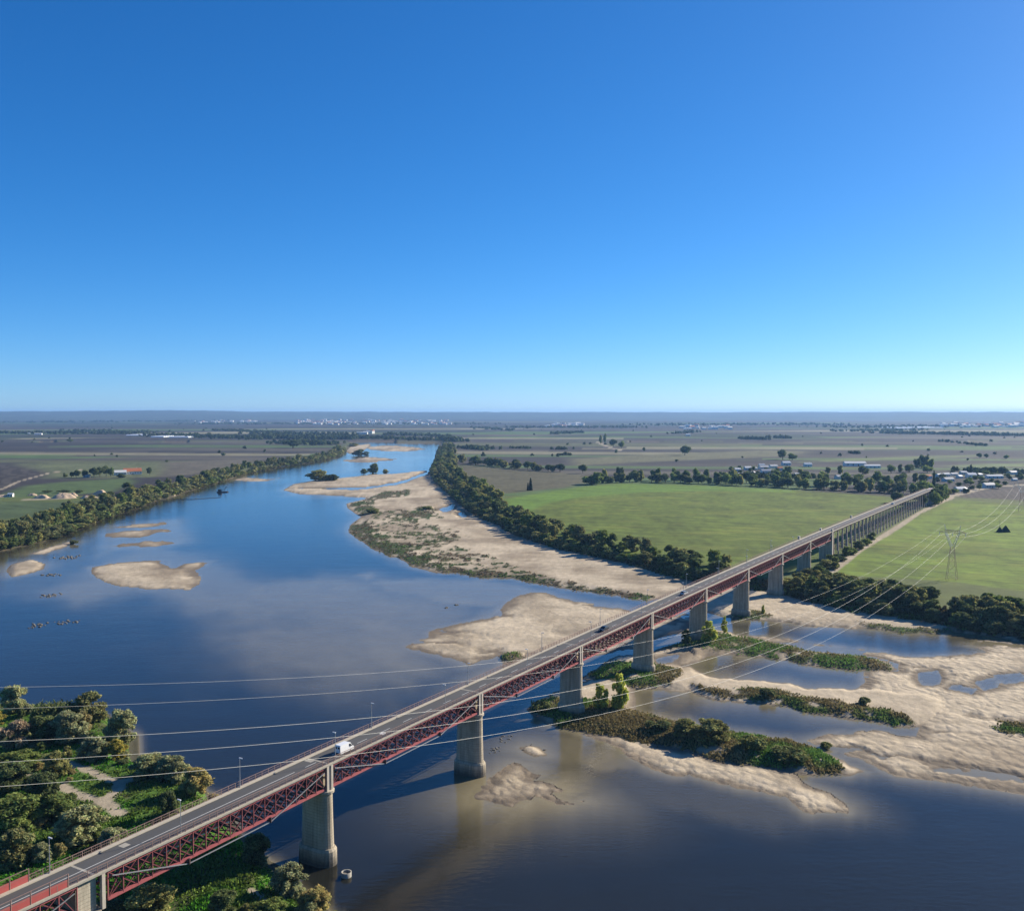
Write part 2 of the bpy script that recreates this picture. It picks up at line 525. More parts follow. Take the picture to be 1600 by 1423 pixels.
# name, polygon, plateau height, bank width, ripple strength
BARS = [
    ('main', [(442, 766), (457, 757), (475, 753), (535, 746), (562, 742), (625, 739), (668, 735), (690, 760), (712, 785), (762, 812), (802, 832), (842, 846), (882, 858), (937, 869), (1005, 884), (1040, 895), (1085, 906), (1135, 918), (1130, 935), (1060, 938), (1030, 934), (1015, 937), (975, 932), (900, 922), (832, 911), (800, 904), (750, 901), (712, 894), (682, 895), (640, 884), (625, 873), (592, 861), (565, 848), (543, 830), (546, 819), (560, 806), (542, 793), (540, 786), (572, 776), (500, 773), (457, 771)], 1.2, 14, 0.15),
    ('smooth', [(630, 1010), (672, 996), (672, 987), (700, 976), (732, 970), (762, 964), (785, 948), (800, 934), (826, 926), (850, 926), (900, 940), (950, 946), (1000, 950), (1030, 948), (1065, 955), (1090, 972), (1080, 985), (1040, 1003), (1010, 1010), (985, 1012), (945, 1022), (915, 1024), (880, 1036), (840, 1052), (800, 1060), (770, 1072), (742, 1080), (748, 1060), (785, 1036), (778, 1024), (760, 1027), (732, 1037), (705, 1026), (668, 1020)], 0.5, 16, 0.3),
    ('island_pier_d', [(822, 1108), (835, 1098), (870, 1082), (905, 1068), (925, 1060), (970, 1055), (988, 1068), (994, 1092), (994, 1106), (1020, 1114), (1070, 1126), (1120, 1139), (1152, 1141), (1195, 1149), (1265, 1160), (1310, 1182), (1352, 1206), (1322, 1208), (1250, 1206), (1220, 1202), (1120, 1187), (1060, 1170), (1007, 1156), (952, 1151), (895, 1141), (852, 1131)], 1.35, 8, 0.1),
    ('tongue', [(905, 1146), (952, 1149), (1007, 1154), (1060, 1168), (1120, 1185), (1220, 1200), (1240, 1206), (1262, 1222), (1300, 1237), (1324, 1256), (1326, 1266), (1265, 1266), (1245, 1258), (1220, 1243), (1152, 1228), (1107, 1216), (1057, 1210), (1025, 1200), (995, 1185), (955, 1162)], 0.42, 8, 0.8),
    ('island_pier_e', [(905, 1062), (940, 1040), (955, 1028), (990, 1020), (1022, 1020), (1060, 1036), (1092, 1049), (1115, 1056), (1170, 1061), (1220, 1066), (1262, 1072), (1350, 1075), (1460, 1082), (1500, 1110), (1440, 1133), (1380, 1130), (1322, 1121), (1262, 1110), (1200, 1099), (1120, 1092), (1070, 1080), (1027, 1074), (992, 1074), (960, 1060)], 1.2, 8, 0.3),
    ('big_right', [(1345, 1074), (1352, 1066), (1350, 1050), (1400, 1046), (1402, 1034), (1345, 1022), (1275, 1011), (1195, 999), (1140, 993), (1140, 989), (1195, 994), (1257, 1001), (1312, 1009), (1375, 1018), (1425, 1024), (1495, 1025), (1548, 1019), (1512, 1008), (1545, 1000), (1600, 1005), (1900, 1040), (2300, 1100), (2300, 1330), (1900, 1290), (1600, 1241), (1500, 1226), (1425, 1212), (1385, 1206), (1360, 1192), (1335, 1180), (1300, 1170), (1258, 1152), (1315, 1142), (1375, 1141), (1432, 1148), (1437, 1136), (1430, 1124)], 0.5, 12, 0.8),
    ('island_pier_f', [(1030, 1012), (1055, 998), (1080, 985), (1105, 980), (1130, 984), (1165, 994), (1210, 1004), (1250, 1012), (1285, 1017), (1340, 1023), (1385, 1033), (1399, 1043), (1388, 1048), (1340, 1046), (1290, 1041), (1245, 1034), (1200, 1028), (1150, 1022), (1110, 1022), (1075, 1040), (1050, 1034), (1020, 1028), (1018, 1018)], 1.2, 8, 0.1),
    ('right_strip', [(1085, 950), (1090, 930), (1130, 916), (1175, 922), (1215, 928), (1257, 938), (1300, 947), (1375, 961), (1440, 969), (1480, 978), (1540, 989), (1600, 996), (1600, 1003), (1557, 994), (1495, 988), (1470, 989), (1400, 986), (1340, 981), (1260, 976), (1200, 970), (1150, 967), (1120, 960)], 1.1, 5, 0.35),
    ('left_oval', [(140, 886), (175, 880), (220, 875), (255, 873), (256, 880), (270, 886), (287, 879), (327, 876), (323, 882), (304, 890), (313, 900), (310, 911), (295, 919), (225, 919), (195, 914), (165, 906), (147, 896)], 0.45, 14, 0.2),
    ('left_strip_a', [(183, 823), (215, 819), (252, 816), (254, 820), (215, 824)], 0.28, 12, 0),
    ('left_strip_b', [(170, 832), (210, 828), (252, 825), (264, 830), (240, 835), (212, 840), (172, 838)], 0.3, 12, 0),
    ('left_strip_c', [(170, 851), (225, 844), (274, 847), (250, 852), (215, 855), (172, 856)], 0.28, 12, 0),
    ('left_spit', [(42, 866), (75, 855), (110, 846), (122, 845), (104, 854), (75, 863)], 0.5, 6, 0.1),
    ('left_islet', [(9, 890), (15, 881), (50, 874), (73, 879), (70, 887), (47, 895), (17, 900)], 0.8, 5, 0.2),
    ('scour', [(748, 1225), (758, 1212), (775, 1206), (800, 1190), (830, 1196), (846, 1212), (838, 1220), (868, 1226), (888, 1236), (860, 1240), (884, 1250), (918, 1252), (872, 1258), (838, 1243), (818, 1256), (790, 1260), (768, 1256), (760, 1248), (735, 1250), (732, 1240)], 0.13, 6, 0.9),
    ('reef', [(812, 1168), (825, 1164), (842, 1168), (856, 1181), (838, 1182), (820, 1175)], 0.5, 3, 0.2),
    ('far_bar', [(575, 697), (610, 695), (650, 698), (668, 702), (640, 706), (600, 705), (570, 701)], 0.35, 40, 0),
    ('far_bar_b', [(535, 704), (548, 695), (580, 692), (575, 698), (560, 704), (545, 709)], 0.8, 30, 0),
    ('far_bar_c', [(530, 719), (560, 714), (600, 714), (628, 718), (590, 721), (550, 722)], 0.2, 40, 0),
    ('bridge_grass', [(775, 1024), (795, 1020), (822, 1021), (815, 1029), (790, 1033)], 0.9, 3, 0),
    ('bank_spit', [(236, 770), (246, 766), (255, 764), (266, 768), (273, 773), (250, 779), (238, 779)], 1.2, 8, 0),
    ('mid_left_bar', [(358, 750), (382, 745), (420, 748), (440, 746), (415, 752), (380, 752)], 0.3, 16, 0),
]
SOFT = ('left_oval', 'left_strip_a', 'left_strip_b', 'left_strip_c', 'far_bar', 'far_bar_c', 'scour', 'left_spit')
BARP = [(n, poly(p, 0.2), h, w, rp) for n, p, h, w, rp in BARS]
# pools and channels let into the bars: polygon, depth
POOLS = [poly(p, 0.2) for p in (
    [(600, 757), (640, 748), (668, 738), (676, 737), (660, 744), (630, 754), (600, 760), (545, 765), (470, 764), (470, 762), (545, 761)],
    [(1437, 1050), (1462, 1047), (1470, 1058), (1466, 1068), (1445, 1068), (1438, 1060)],
    [(1530, 1068), (1545, 1062), (1566, 1060), (1560, 1074), (1542, 1078)],
    [(1562, 1056), (1600, 1052), (1620, 1062), (1575, 1068)],
    [(1500, 1072), (1528, 1078), (1520, 1083), (1490, 1077)],
    [(686, 795), (700, 790), (708, 786), (706, 794), (694, 799)],
    [(715, 802), (722, 799), (730, 806), (724, 808)],
    [(1020, 1000), (1060, 990), (1085, 988), (1060, 1002), (1035, 1010), (1010, 1014)],
    [(1030, 1028), (1060, 1022), (1052, 1032), (1035, 1034)],
)]
SHOALS = [(poly(p, 0), d, w) for p, d, w in (
    ([(130, 880), (180, 850), (300, 860), (420, 900), (560, 900), (700, 930), (760, 960), (700, 1010), (720, 1060), (600, 1090), (470, 1060), (380, 1010), (320, 960), (200, 930), (150, 940), (60, 925), (110, 905)], 0.15, 60),
    ([(480, 960), (560, 950), (680, 980), (660, 1030), (700, 1060), (560, 1070), (510, 1040)], 0.09, 45),
    ([(160, 820), (280, 808), (300, 850), (180, 862), (140, 885)], 0.12, 25),
    ([(540, 895), (580, 893), (585, 902), (560, 908)], 0.1, 14),
    ([(680, 1170), (760, 1150), (900, 1150), (1000, 1190), (1180, 1240), (1320, 1280), (1200, 1290), (960, 1260), (760, 1270), (690, 1240), (660, 1200)], 0.6, 14),
    ([(1000, 1080), (1060, 1085), (1040, 1110), (1000, 1100)], 0.25, 8),
    ([(860, 1150), (900, 1150), (980, 1180), (1000, 1200), (940, 1210), (880, 1190)], 0.22, 8),
    ([(520, 715), (640, 705), (680, 712), (640, 735), (520, 740)], 0.25, 60),
    ([(440, 775), (470, 772), (560, 775), (545, 780), (470, 778)], 0.3, 12),
    ([(-60, 900), (20, 862), (130, 845), (170, 880), (40, 935)], 0.55, 30),
    ([(540, 905), (760, 905), (900, 930), (960, 950), (800, 950), (660, 940)], 0.1, 25),
)]
# vegetated areas on the bars: polygon, density
VEG = [(poly(p, 0.5), d) for p, d in (
    ([(543, 832), (546, 817), (556, 806), (575, 800), (620, 796), (680, 800), (700, 810), (660, 815), (700, 825), (740, 840), (700, 850), (770, 870), (830, 895), (905, 912), (1000, 930), (1028, 933), (1010, 938), (900, 924), (830, 912), (750, 903), (690, 893), (640, 882), (565, 850)], 0.60),
    ([(540, 832), (546, 817), (570, 812), (600, 835), (640, 862), (700, 884), (800, 898), (905, 915), (1028, 931), (1010, 938), (900, 924), (830, 912), (750, 903), (690, 893), (640, 882), (565, 850)], 0.85),
    ([(540, 787), (572, 777), (600, 768), (650, 765), (640, 775), (590, 782), (590, 800), (560, 806)], 0.75),
    ([(615, 805), (660, 792), (690, 795), (680, 810), (640, 818)], 0.75),
    ([(690, 770), (712, 775), (700, 790), (680, 780)], 0.4),
    ([(822, 1108), (835, 1098), (880, 1090), (950, 1100), (994, 1106), (1070, 1127), (1195, 1150), (1265, 1161), (1310, 1184), (1320, 1206), (1220, 1202), (1120, 1187), (1007, 1156), (895, 1141)], 0.82),
    ([(905, 1062), (950, 1035), (1020, 1035), (1075, 1045), (1060, 1070), (1000, 1072)], 0.75),
    ([(1060, 1068), (1110, 1074), (1200, 1078), (1300, 1095), (1400, 1112), (1435, 1128), (1390, 1130), (1300, 1116), (1200, 1098), (1100, 1086)], 0.76),
    ([(1030, 1012), (1060, 998), (1105, 985), (1165, 996), (1250, 1013), (1285, 1017), (1260, 1035), (1200, 1028), (1130, 1018), (1075, 1015)], 0.74),
    ([(1272, 1018), (1340, 1023), (1385, 1033), (1396, 1043), (1385, 1047), (1290, 1041), (1262, 1034)], 0.9),
    ([(1135, 957), (1165, 952), (1210, 962), (1180, 968), (1150, 966)], 0.8),
    ([(1310, 948), (1340, 946), (1375, 955), (1372, 962), (1330, 960)], 0.8),
    ([(1470, 974), (1530, 978), (1560, 990), (1490, 988)], 0.7),
    ([(1340, 972), (1400, 978), (1500, 985), (1490, 990), (1400, 987), (1340, 981)], 0.8),
    ([(1530, 1135), (1560, 1124), (1620, 1130), (1640, 1150), (1580, 1150)], 0.8),
    ([(775, 1024), (795, 1020), (822, 1021), (815, 1029), (790, 1033)], 0.9),
    ([(9, 890), (15, 881), (50, 874), (73, 879), (70, 887), (47, 895), (17, 900)], 0.3),
    ([(475, 752), (500, 742), (535, 747), (520, 752)], 0.8),
)]
PATHS = [(poly(p, z), w) for p, z, w in (
    ([(100, 1189), (140, 1203), (165, 1215), (188, 1222), (205, 1217)], 3, 1.5),
    ([(94, 1226), (120, 1240), (150, 1250), (172, 1246), (186, 1232), (190, 1220)], 3, 1.6),
    ([(160, 1250), (178, 1262), (188, 1271)], 3, 1.9),
    ([(12, 1203), (30, 1204), (46, 1207)], 3, 1.5),
    ([(392, 1390), (410, 1402), (430, 1423), (440, 1440)], 3, 0.8),
    ([(1242, 907), (1300, 893), (1330, 869), (1345, 858), (1380, 838), (1432, 803), (1470, 785), (1492, 777)], 5, 2.6),
    ([(1440, 787), (1500, 772), (1540, 762), (1600, 757), (1700, 745)], 5, 5.0),
    ([(-40, 781), (40, 780), (80, 779), (130, 778)], 5, 4.0),
    ([(0, 765), (30, 752), (80, 738), (140, 733)], 5, 2.5),
    ([(935, 691), (950, 698), (972, 704)], 5, 6.0),
)]
SOIL_DARK, SOIL, OLIVE, PALE, GREEN, DRAB = (0.040, 0.034, 0.031), (0.062, 0.052, 0.044), (0.100, 0.105, 0.048), (0.24, 0.22, 0.13), (0.085, 0.135, 0.040), (0.105, 0.092, 0.066)
# explicit fields: polygon, colour, mottling, crop row spacing
FIELDS = [(poly(p, 5), c, m, rs) for p, c, m, rs in (
    ([(788, 780), (880, 764), (970, 755), (1100, 758), (1250, 766), (1400, 776), (1420, 795), (1330, 852), (1250, 893), (1160, 905), (1080, 893), (1000, 874), (900, 848), (830, 822), (795, 803)], (0.102, 0.138, 0.017), 0.5, 0),
    ([(792, 779), (880, 764.5), (970, 755.5), (1100, 758.5), (1240, 766), (1240, 769), (1100, 767), (1000, 769), (900, 777), (850, 787), (825, 800), (800, 800)], (0.118, 0.200, 0.024), 0.2, 0),
    ([(1290, 898), (1335, 863), (1380, 839), (1430, 807), (1470, 789), (1500, 781), (1600, 790), (1750, 800), (2000, 840), (2000, 970), (1700, 938), (1600, 924), (1500, 910), (1400, 903)], (0.122, 0.178, 0.017), 0.55, 0),
    ([(718, 726), (770, 730), (915, 742), (928, 752), (880, 762), (790, 771), (745, 765), (728, 752)], (0.105, 0.095, 0.05), 0.3, 0),
    ([(-60, 779), (0, 774), (40, 759), (110, 752), (200, 747), (214, 752), (175, 768), (100, 774), (0, 778)], (0.085, 0.125, 0.04), 0.25, 0),
    ([(-80, 786), (0, 784), (150, 784), (132, 800), (80, 815), (20, 810), (-80, 815)], (0.075, 0.105, 0.04), 0.3, 0),
    ([(-200, 722), (20, 726), (76, 738), (40, 752), (0, 766), (-200, 775)], (0.062, 0.052, 0.042), 0.25, 9.0),
    ([(25, 725), (130, 723), (250, 722), (285, 731), (245, 745), (190, 746), (70, 748), (78, 738)], (0.12, 0.135, 0.06), 0.3, 0),
    ([(258, 722), (340, 719), (405, 717), (372, 730), (300, 742), (250, 745)], (0.12, 0.105, 0.075), 0.25, 0),
    ([(1490, 770), (1600, 762), (1700, 756), (1700, 782), (1600, 782), (1500, 777)], (0.07, 0.055, 0.045), 0.2, 7.0),
    ([(890, 717), (1000, 711), (1060, 708), (1200, 703), (1260, 705), (1240, 712), (1000, 722), (900, 727)], (0.14, 0.135, 0.07), 0.25, 0),
    ([(1250, 722), (1330, 717), (1432, 713), (1525, 711), (1525, 713), (1432, 716), (1330, 720)], (0.15, 0.19, 0.06), 0.2, 0),
    ([(1480, 728), (1520, 725), (1640, 723), (1640, 729), (1520, 730)], (0.13, 0.17, 0.055), 0.2, 0),
)]
STRIP_ROWS = [746, 741, 736, 731.5, 728, 723.5, 721, 717.5, 714.6, 711.5, 709.8, 706.8, 703.6, 701.5, 698, 695, 692.3, 690, 687, 684.8, 682, 679.6, 677, 674.5, 672.3, 670, 667.6, 665.5, 663.4, 661, 659]
STRIP_Y = np.array([at(800, r, 5)[1] for r in STRIP_ROWS])
PALETTE = np.array([SOIL_DARK, SOIL, OLIVE, SOIL, PALE, SOIL_DARK, DRAB, SOIL, GREEN, SOIL_DARK])


def strip_field(X, Y):
    """index and colour of the long narrow fields of the plain"""
    v = Y + 0.07 * X + 25 * np.sin(X / 900.0)
    k = np.searchsorted(STRIP_Y, v)
    blk = np.floor((X + k * 377.0 + 6000) / (520.0 + 60 * (k % 7)) / (1 + Y / 5000)).astype(np.int64)
    idx = np.floor(_hash(k.astype(np.int64), blk, 5) * 9.99).astype(np.int64)
    # soften the border to the next strip by about one terrain row
    bw = np.hypot(X, Y) ** 2 / 88320.0 * 1.2
    def colr(kk):
        bb = np.floor((X + kk * 377.0 + 6000) / (520.0 + 60 * (kk % 7)) / (1 + Y / 5000)).astype(np.int64)
        return PALETTE[np.floor(_hash(kk.astype(np.int64), bb, 5) * 9.99).astype(np.int64)]
    lo = STRIP_Y[np.clip(k - 1, 0, len(STRIP_Y) - 1)]
    f = sstep(0, 1, np.clip((v - lo) / bw, 0, 1))[..., None]
    f = np.where((k == 0)[..., None], 1.0, f)
    return k * 97 + blk, colr(k) * f + colr(np.maximum(k - 1, 0)) * (1 - f)


def terrain(X, Y):
    """height, class id, colour, ripple for world points"""
    X = np.asarray(X, float); Y = np.asarray(Y, float)
    Rr = np.hypot(X, Y)
    k = np.clip(Rr / 100.0, 1, 30)
    wx = X + (fbm(X / (3.2 * k), Y / (5.5 * k), 3) - 0.5) * 1.5 * k + (fbm(X / (.8 * k), Y / (1.6 * k), 13, 3) - .5) * .7 * k
    wy = Y + (fbm(X / (3.2 * k), Y / (5.5 * k), 4) - 0.5) * 2.6 * k + (fbm(X / (.8 * k), Y / (1.6 * k), 14, 3) - .5) * 1.2 * k
    n1 = fbm(X / 7.0, Y / 7.0, 21); n2 = fbm(X / 40.0, Y / 40.0, 22); n3 = fbm(X / 1.6, Y / 1.9, 23, 3)
    h = np.full(X.shape, -1.6)
    cls = np.zeros(X.shape, np.int32)          # 0 river bed
    rip = np.zeros(X.shape)
    sand_sd = np.full(X.shape, -1e6)
    # shoals, streaked along the current
    shw = fbm(X / 45.0, Y / 60.0, 27, 4)
    shn = fbm((X * .86 + Y * .5) / 26.0, (Y * .86 - X * .5) / 70.0, 25, 5)
    for P, d, w in SHOALS:
        s = sdf_box(P, wx + (shw - .5) * w * .7, wy + (shn - .5) * w * 1.0, w * 4)
        prof = -1.6 + (1.6 - d) * sstep(-w * .9, w * .4, s) + (n1 - .5) * .12 + (shn - .5) * .12 * sstep(-w, 0, s)
        h = np.maximum(h, np.minimum(prof, -0.05))
    # bars
    for i, (nm, P, top, w, rp) in enumerate(BARP):
        s = sdf_box(P, wx, wy, 140)
        sand_sd = np.maximum(sand_sd, s)
        up = top * sstep(0, w, s) ** 0.8 * (0.75 + 0.5 * n2) + 0.05 * (s > 0) + (n1 - 0.5) * 0.22 * (s > 0)
        dn = -np.clip(-s * 0.045, 0, 1.6)
        hb = np.where(s > 0, np.maximum(up, 0.03), dn)
        if nm in SOFT: hb = np.where(s > 0, up + (shn - .52) * .75, dn)
        if nm in ('main', 'left_oval', 'island_pier_d', 'big_right', 'tongue'):
            hb = np.where(s > 0, hb, -np.clip(-s * 0.10, 0, 1.6))
        if nm in ('big_right', 'right_strip', 'smooth'):     # braided runnels left by the falling water
            run = fbm((X + 20 * n2) / 34.0, (Y + .35 * X + 14 * n1) / 9.0, 26, 4)
            cut = sstep(.43, .33, run) * (0.62 if nm == 'big_right' else .4)
            hb = np.where(s > 0, hb - cut * np.minimum(.75, .3 + hb), hb)
        m = (s > 0) & (hb > h)
        cls[m] = 10 + i
        rip[m] = rp
        h = np.maximum(h, hb)
    for P in POOLS:
        s = sdf_box(P, wx, wy, 30)
        h = np.where(s > -6, np.minimum(h, np.where(s > 0, -0.25, np.maximum(h * 0, -s * .06) - .05)), h)
    sl = sdf_box(P_LEFT, wx, wy, 200); sr = sdf_box(P_RIGHT, wx, wy, 200); sf = sdf_box(P_FORE, wx, wy, 60)
    farland = (Y > 2960)
    for s, base, w, cid in ((sl, 5.0, 16, 1), (sr, 5.0, 16, 2), (sf, 3.0, 9, 3)):
        prof = np.where(s > 0, 0.15 + (base - 0.15) * sstep(0, w, s) + (n2 - .5) * .8 * sstep(2, 20, s) * (cid == 3), -np.clip(-s * (0.5 if cid == 3 else 0.2), 0, 1.6))
        m = (s > 0) & (prof > h)
        cls[m] = cid
        h = np.where(s > 0, np.maximum(h, prof), np.maximum(h, prof))
    h = np.where(farland, 5.0, h); cls = np.where(farland & (X < 0), 1, cls); cls = np.where(farland & (X >= 0), 2, cls)
    # ---------------- colours
    C = np.empty(X.shape + (3,))
    dry = np.array((0.48, 0.395, 0.275)); dry2 = np.array((0.29, 0.23, 0.155)); wet = np.array((0.17, 0.135, 0.095))
    t = sstep(0.30, 0.62, 0.6 * n2 + 0.4 * fbm(X / 14.0, Y / 22.0, 24))[..., None]
    sand = dry2 * (1 - t) + dry * t
    stk = fbm((X + 10 * n1) / 30.0, (Y + .3 * X) / 5.0, 28, 4)
    sand = sand * (0.80 + 0.40 * n3)[..., None] * (0.72 + .56 * stk)[..., None]
    wv = sstep(0.30, 0.05, h + (n1 - .5) * .12)[..., None]
    sand = sand * (1 - wv) + wet * wv
    C[:] = sand
    bed = h <= 0.0
    C[bed] = (0.14, 0.11, 0.07)
    # scrub on bars
    veg = np.zeros(X.shape)
    vn = 0.6 * fbm(X / 3.5, Y / 4.5, 31) + 0.4 * fbm(X / 16.0, Y / 20.0, 32)
    for P, dn in VEG:
        s = sdf_box(P, wx, wy, 10)
        vv = sstep(-2.2, 1.2 + Rr / 300, s + (n1 - .5) * 3) * dn
        veg = np.maximum(veg, vv)
    vmask = sstep(0.0, 0.10, veg * 0.72 - vn + 0.10) * (h > 0.1) * (cls >= 10)
    scr = np.array((0.085, 0.082, 0.038)); scr2 = np.array((0.052, 0.078, 0.022)); scr3 = np.array((0.115, 0.085, 0.055))
    g = fbm(X / 9.0, Y / 9.0, 41)[..., None]
    sc = scr * (1 - sstep(.45, .65, g)) + scr2 * sstep(.45, .65, g)
    sc = sc * (1 - sstep(.55, .3, g) * .5) + scr3 * sstep(.55, .3, g) * .5
    C = C * (1 - vmask[..., None]) + sc * vmask[..., None]
    rip = rip * (1 - vmask)
    # floodplain
    fid = np.zeros(X.shape, np.int64)
    land = (cls == 1) | (cls == 2)
    if land.any():
        sid, scol = strip_field(X[land], Y[land])
        mot = 0.75 + 0.5 * fbm(X[land] / 60.0, Y[land] / 110.0, 51)
        c = scol * mot[:, None]
        fi = 1000 + (sid % 100000)
        Xl, Yl = X[land], Y[land]
        near = sdf_like = Rr[land]
        margin = np.minimum(np.abs(np.where(cls[land] == 1, sl[land], sr[land])), 1e5)
        rough_ = sstep(40, 15, margin)
        c = c * (1 - rough_[:, None]) + np.array((0.075, 0.085, 0.038)) * (0.7 + .6 * fbm(Xl / 6, Yl / 8, 55))[:, None] * rough_[:, None]
        fi = np.where(margin < 25, 1, fi)
        nearplain = Yl < 1000
        base_n = np.array((0.098, 0.120, 0.032)) * (0.7 + 0.6 * fbm(Xl / 14, Yl / 18, 57))[:, None]
        c = np.where(nearplain[:, None], base_n, c); fi = np.where(nearplain, 1, fi)
        for j, (P, colr, mo, rs) in enumerate(FIELDS):
            s = sdf_box(P, Xl + (fbm(Xl / 30, Yl / 40, 61) - .5) * 6, Yl, 60)
            mm = s > 0
            if not (s > -30).any(): continue
            mtl = 1 + (fbm(Xl / 26, Yl / 60, 62 + j) - 0.5) * 2 * mo * 0.7 + (fbm(Xl / 5, Yl / 14, 90 + j) - 0.5) * 2 * mo * .75
            cc = np.array(colr)[None] * mtl[:, None]
            if mo > 0.3:   # yellower patches and tyre marks in the crop
                yl = sstep(.52, .72, fbm((Xl + .5 * Yl) / 60, (Yl - .3 * Xl) / 18, 120 + j))[:, None]
                cc = cc * (1 - .45 * yl) + np.array((0.18, 0.20, 0.03)) * .45 * yl
                tm = np.abs(((Xl * .35 + Yl + 14 * fbm(Xl / 90, Yl / 90, 131)) / 26.0) % 1 - .5)
                cc = cc * (1 - .16 * sstep(.06, .0, tm)[:, None])
            if rs:
                row = 0.72 + 0.5 * (np.sin((Xl * 0.75 - Yl * 0.65) * 2 * PI / rs) > 0.1)
                cc = cc * row[:, None]
            rsp = Rr[land] ** 2 / 88320.0 * 1.1
            al = sstep(-.6 * rsp, .6 * rsp, s)[:, None]
            c = c * (1 - al) + cc * al; fi = np.where(mm, 100 + j, fi)
        C[land] = c
        fid[land] = fi
        # muddy bank edge
        be = land & (h < 1.6)
        C[be] = np.array((0.075, 0.068, 0.04)) * (0.7 + .6 * n1[be])[:, None]
    fo = cls == 3
    if fo.any():
        g1 = fbm(X[fo] / 5.0, Y[fo] / 6.0, 71); g2 = fbm(X[fo] / 1.3, Y[fo] / 1.5, 72)
        c = np.array((0.070, 0.135, 0.020))[None] * (0.45 + 1.1 * g2)[:, None]
        d = sstep(.48, .66, g1)[:, None]
        c = c * (1 - d) + np.array((0.075, 0.085, 0.03)) * (0.5 + g2)[:, None] * d
        C[fo] = c
        C[fo & (h < 0.5)] = (0.07, 0.065, 0.04)
    for L, w in PATHS:
        m = (X > L[:, 0].min() - 15) & (X < L[:, 0].max() + 15) & (Y > L[:, 1].min() - 15) & (Y < L[:, 1].max() + 15) & (cls > 0) & (cls < 10)
        if m.any():
            dd = line_dist(L, wx[m] * .25 + X[m] * .75, wy[m] * .25 + Y[m] * .75)
            f = sstep(w * 1.25, w * .7, dd)[:, None]
            pc = np.array((0.36, 0.30, 0.21)) * (0.75 + .5 * n3[m])[:, None]
            C[m] = C[m] * (1 - f) + pc * f
    return h, cls, np.clip(C, 0.004, 0.9), rip, fid, veg * vmask


# fan-shaped height grid, finer near the viewer's hill
NA, NR = 860, 540
ang = np.linspace(R(-39), R(39), NA)
off = np.linspace(960 * 92 / 118.0, 960 * 92 / 3450.0, NR)
rad = 960 * 92 / off
A2, R2 = np.meshgrid(ang, rad)
GX = (R2 * np.sin(A2)); GY = (R2 * np.cos(A2))
GH, GCLS, GC, GRIP, GFID, GVEG = terrain(GX.ravel(), GY.ravel())
GX, GY = GX.ravel(), GY.ravel()
idx = np.arange(NA * NR).reshape(NR, NA)
Q = np.stack([idx[:-1, :-1], idx[:-1, 1:], idx[1:, 1:], idx[1:, :-1]], -1).reshape(-1, 4)
fc = GCLS[Q[:, 0]]; ff = GFID[Q[:, 0]]
GV = np.stack([GX, GY, GH], 1)


def sub_mesh(name, mask):
    q = Q[mask]
    used, inv = np.unique(q, return_inverse=True)
    me = mesh_np(name, GV[used], inv.reshape(-1, 4), GC[used], GRIP[used], smooth=True)
    return tag(link(name, me, None, M['field' if name == 'field' else 'terrain']), kind='structure')


fdep = GH[Q].max(1)
sub_mesh('river_bed', (fc == 0))
for i, b in enumerate(BARP):
    mk = fc == 10 + i
    if mk.sum() > 3: sub_mesh('sandbar', mk)
sub_mesh('river_bank', fc == 3)
landf = (fc == 1) | (fc == 2)
sub_mesh('floodplain', landf & (ff <= 1))
for fidv in np.unique(ff[landf]):
    if fidv <= 1: continue
    mk = landf & (ff == fidv)
    if mk.sum() > 25: sub_mesh('field', mk)
small = landf & (ff > 1)
cnt = {}
uniq, cnts = np.unique(ff[small], return_counts=True)
tiny = set(uniq[cnts <= 25].tolist())
if tiny:
    mk = small & np.isin(ff, list(tiny))
    sub_mesh('floodplain', mk)

# far plain: ring beyond the fan and the wide sides, one sheet to the foot of the hills
fa = np.linspace(R(-60), R(60), 620)
fr = 960 * 92 / np.linspace(960 * 92 / 3440.0, 960 * 92 / 13500.0, 90)
A3, R3 = np.meshgrid(fa, fr)
FX, FY = (R3 * np.sin(A3)).ravel(), (R3 * np.cos(A3)).ravel()
_, fcol = strip_field(FX, FY)
fcol = fcol * (0.8 + 0.4 * fbm(FX / 300, FY / 500, 81))[:, None]
wood = sstep(.56, .64, fbm(FX / 900, FY / 500, 83))[:, None]
fcol = fcol * (1 - wood) + np.array((0.035, 0.045, 0.022)) * wood
fi_ = np.arange(FX.size).reshape(A3.shape)
FQ = np.stack([fi_[:-1, :-1], fi_[:-1, 1:], fi_[1:, 1:], fi_[1:, :-1]], -1).reshape(-1, 4)
tag(link('farmland', mesh_np('farmland', np.stack([FX, FY, np.full(FX.size, 4.9)], 1), FQ, fcol, np.zeros(FX.size)), None, M['terrain']), kind='structure')
# ground at the far sides, outside the frame
sv, sq = [], []
for sgn in (-1, 1):
    for a0, a1 in ((38.9, 60), (60, 95), (95, 140), (140, 180.5)):
        b = len(sv)
        r0 = 700 if a1 <= 60 else 400
        for aa, rr in ((a0, r0), (a1, r0), (a1, 13500 if a1 > 60 else 3445), (a0, 13500 if a1 > 60 else 3445)):
            sv.append((sgn * rr * math.sin(R(aa)), rr * math.cos(R(aa)), 4.8))
        sq.append((b, b + 1, b + 2, b + 3) if sgn < 0 else (b + 3, b + 2, b + 1, b))
tag(link('ground', mesh_np('ground', sv, sq, np.tile((0.09, 0.09, 0.05), (len(sv), 1)), np.zeros(len(sv))), None, M['terrain']), kind='structure')

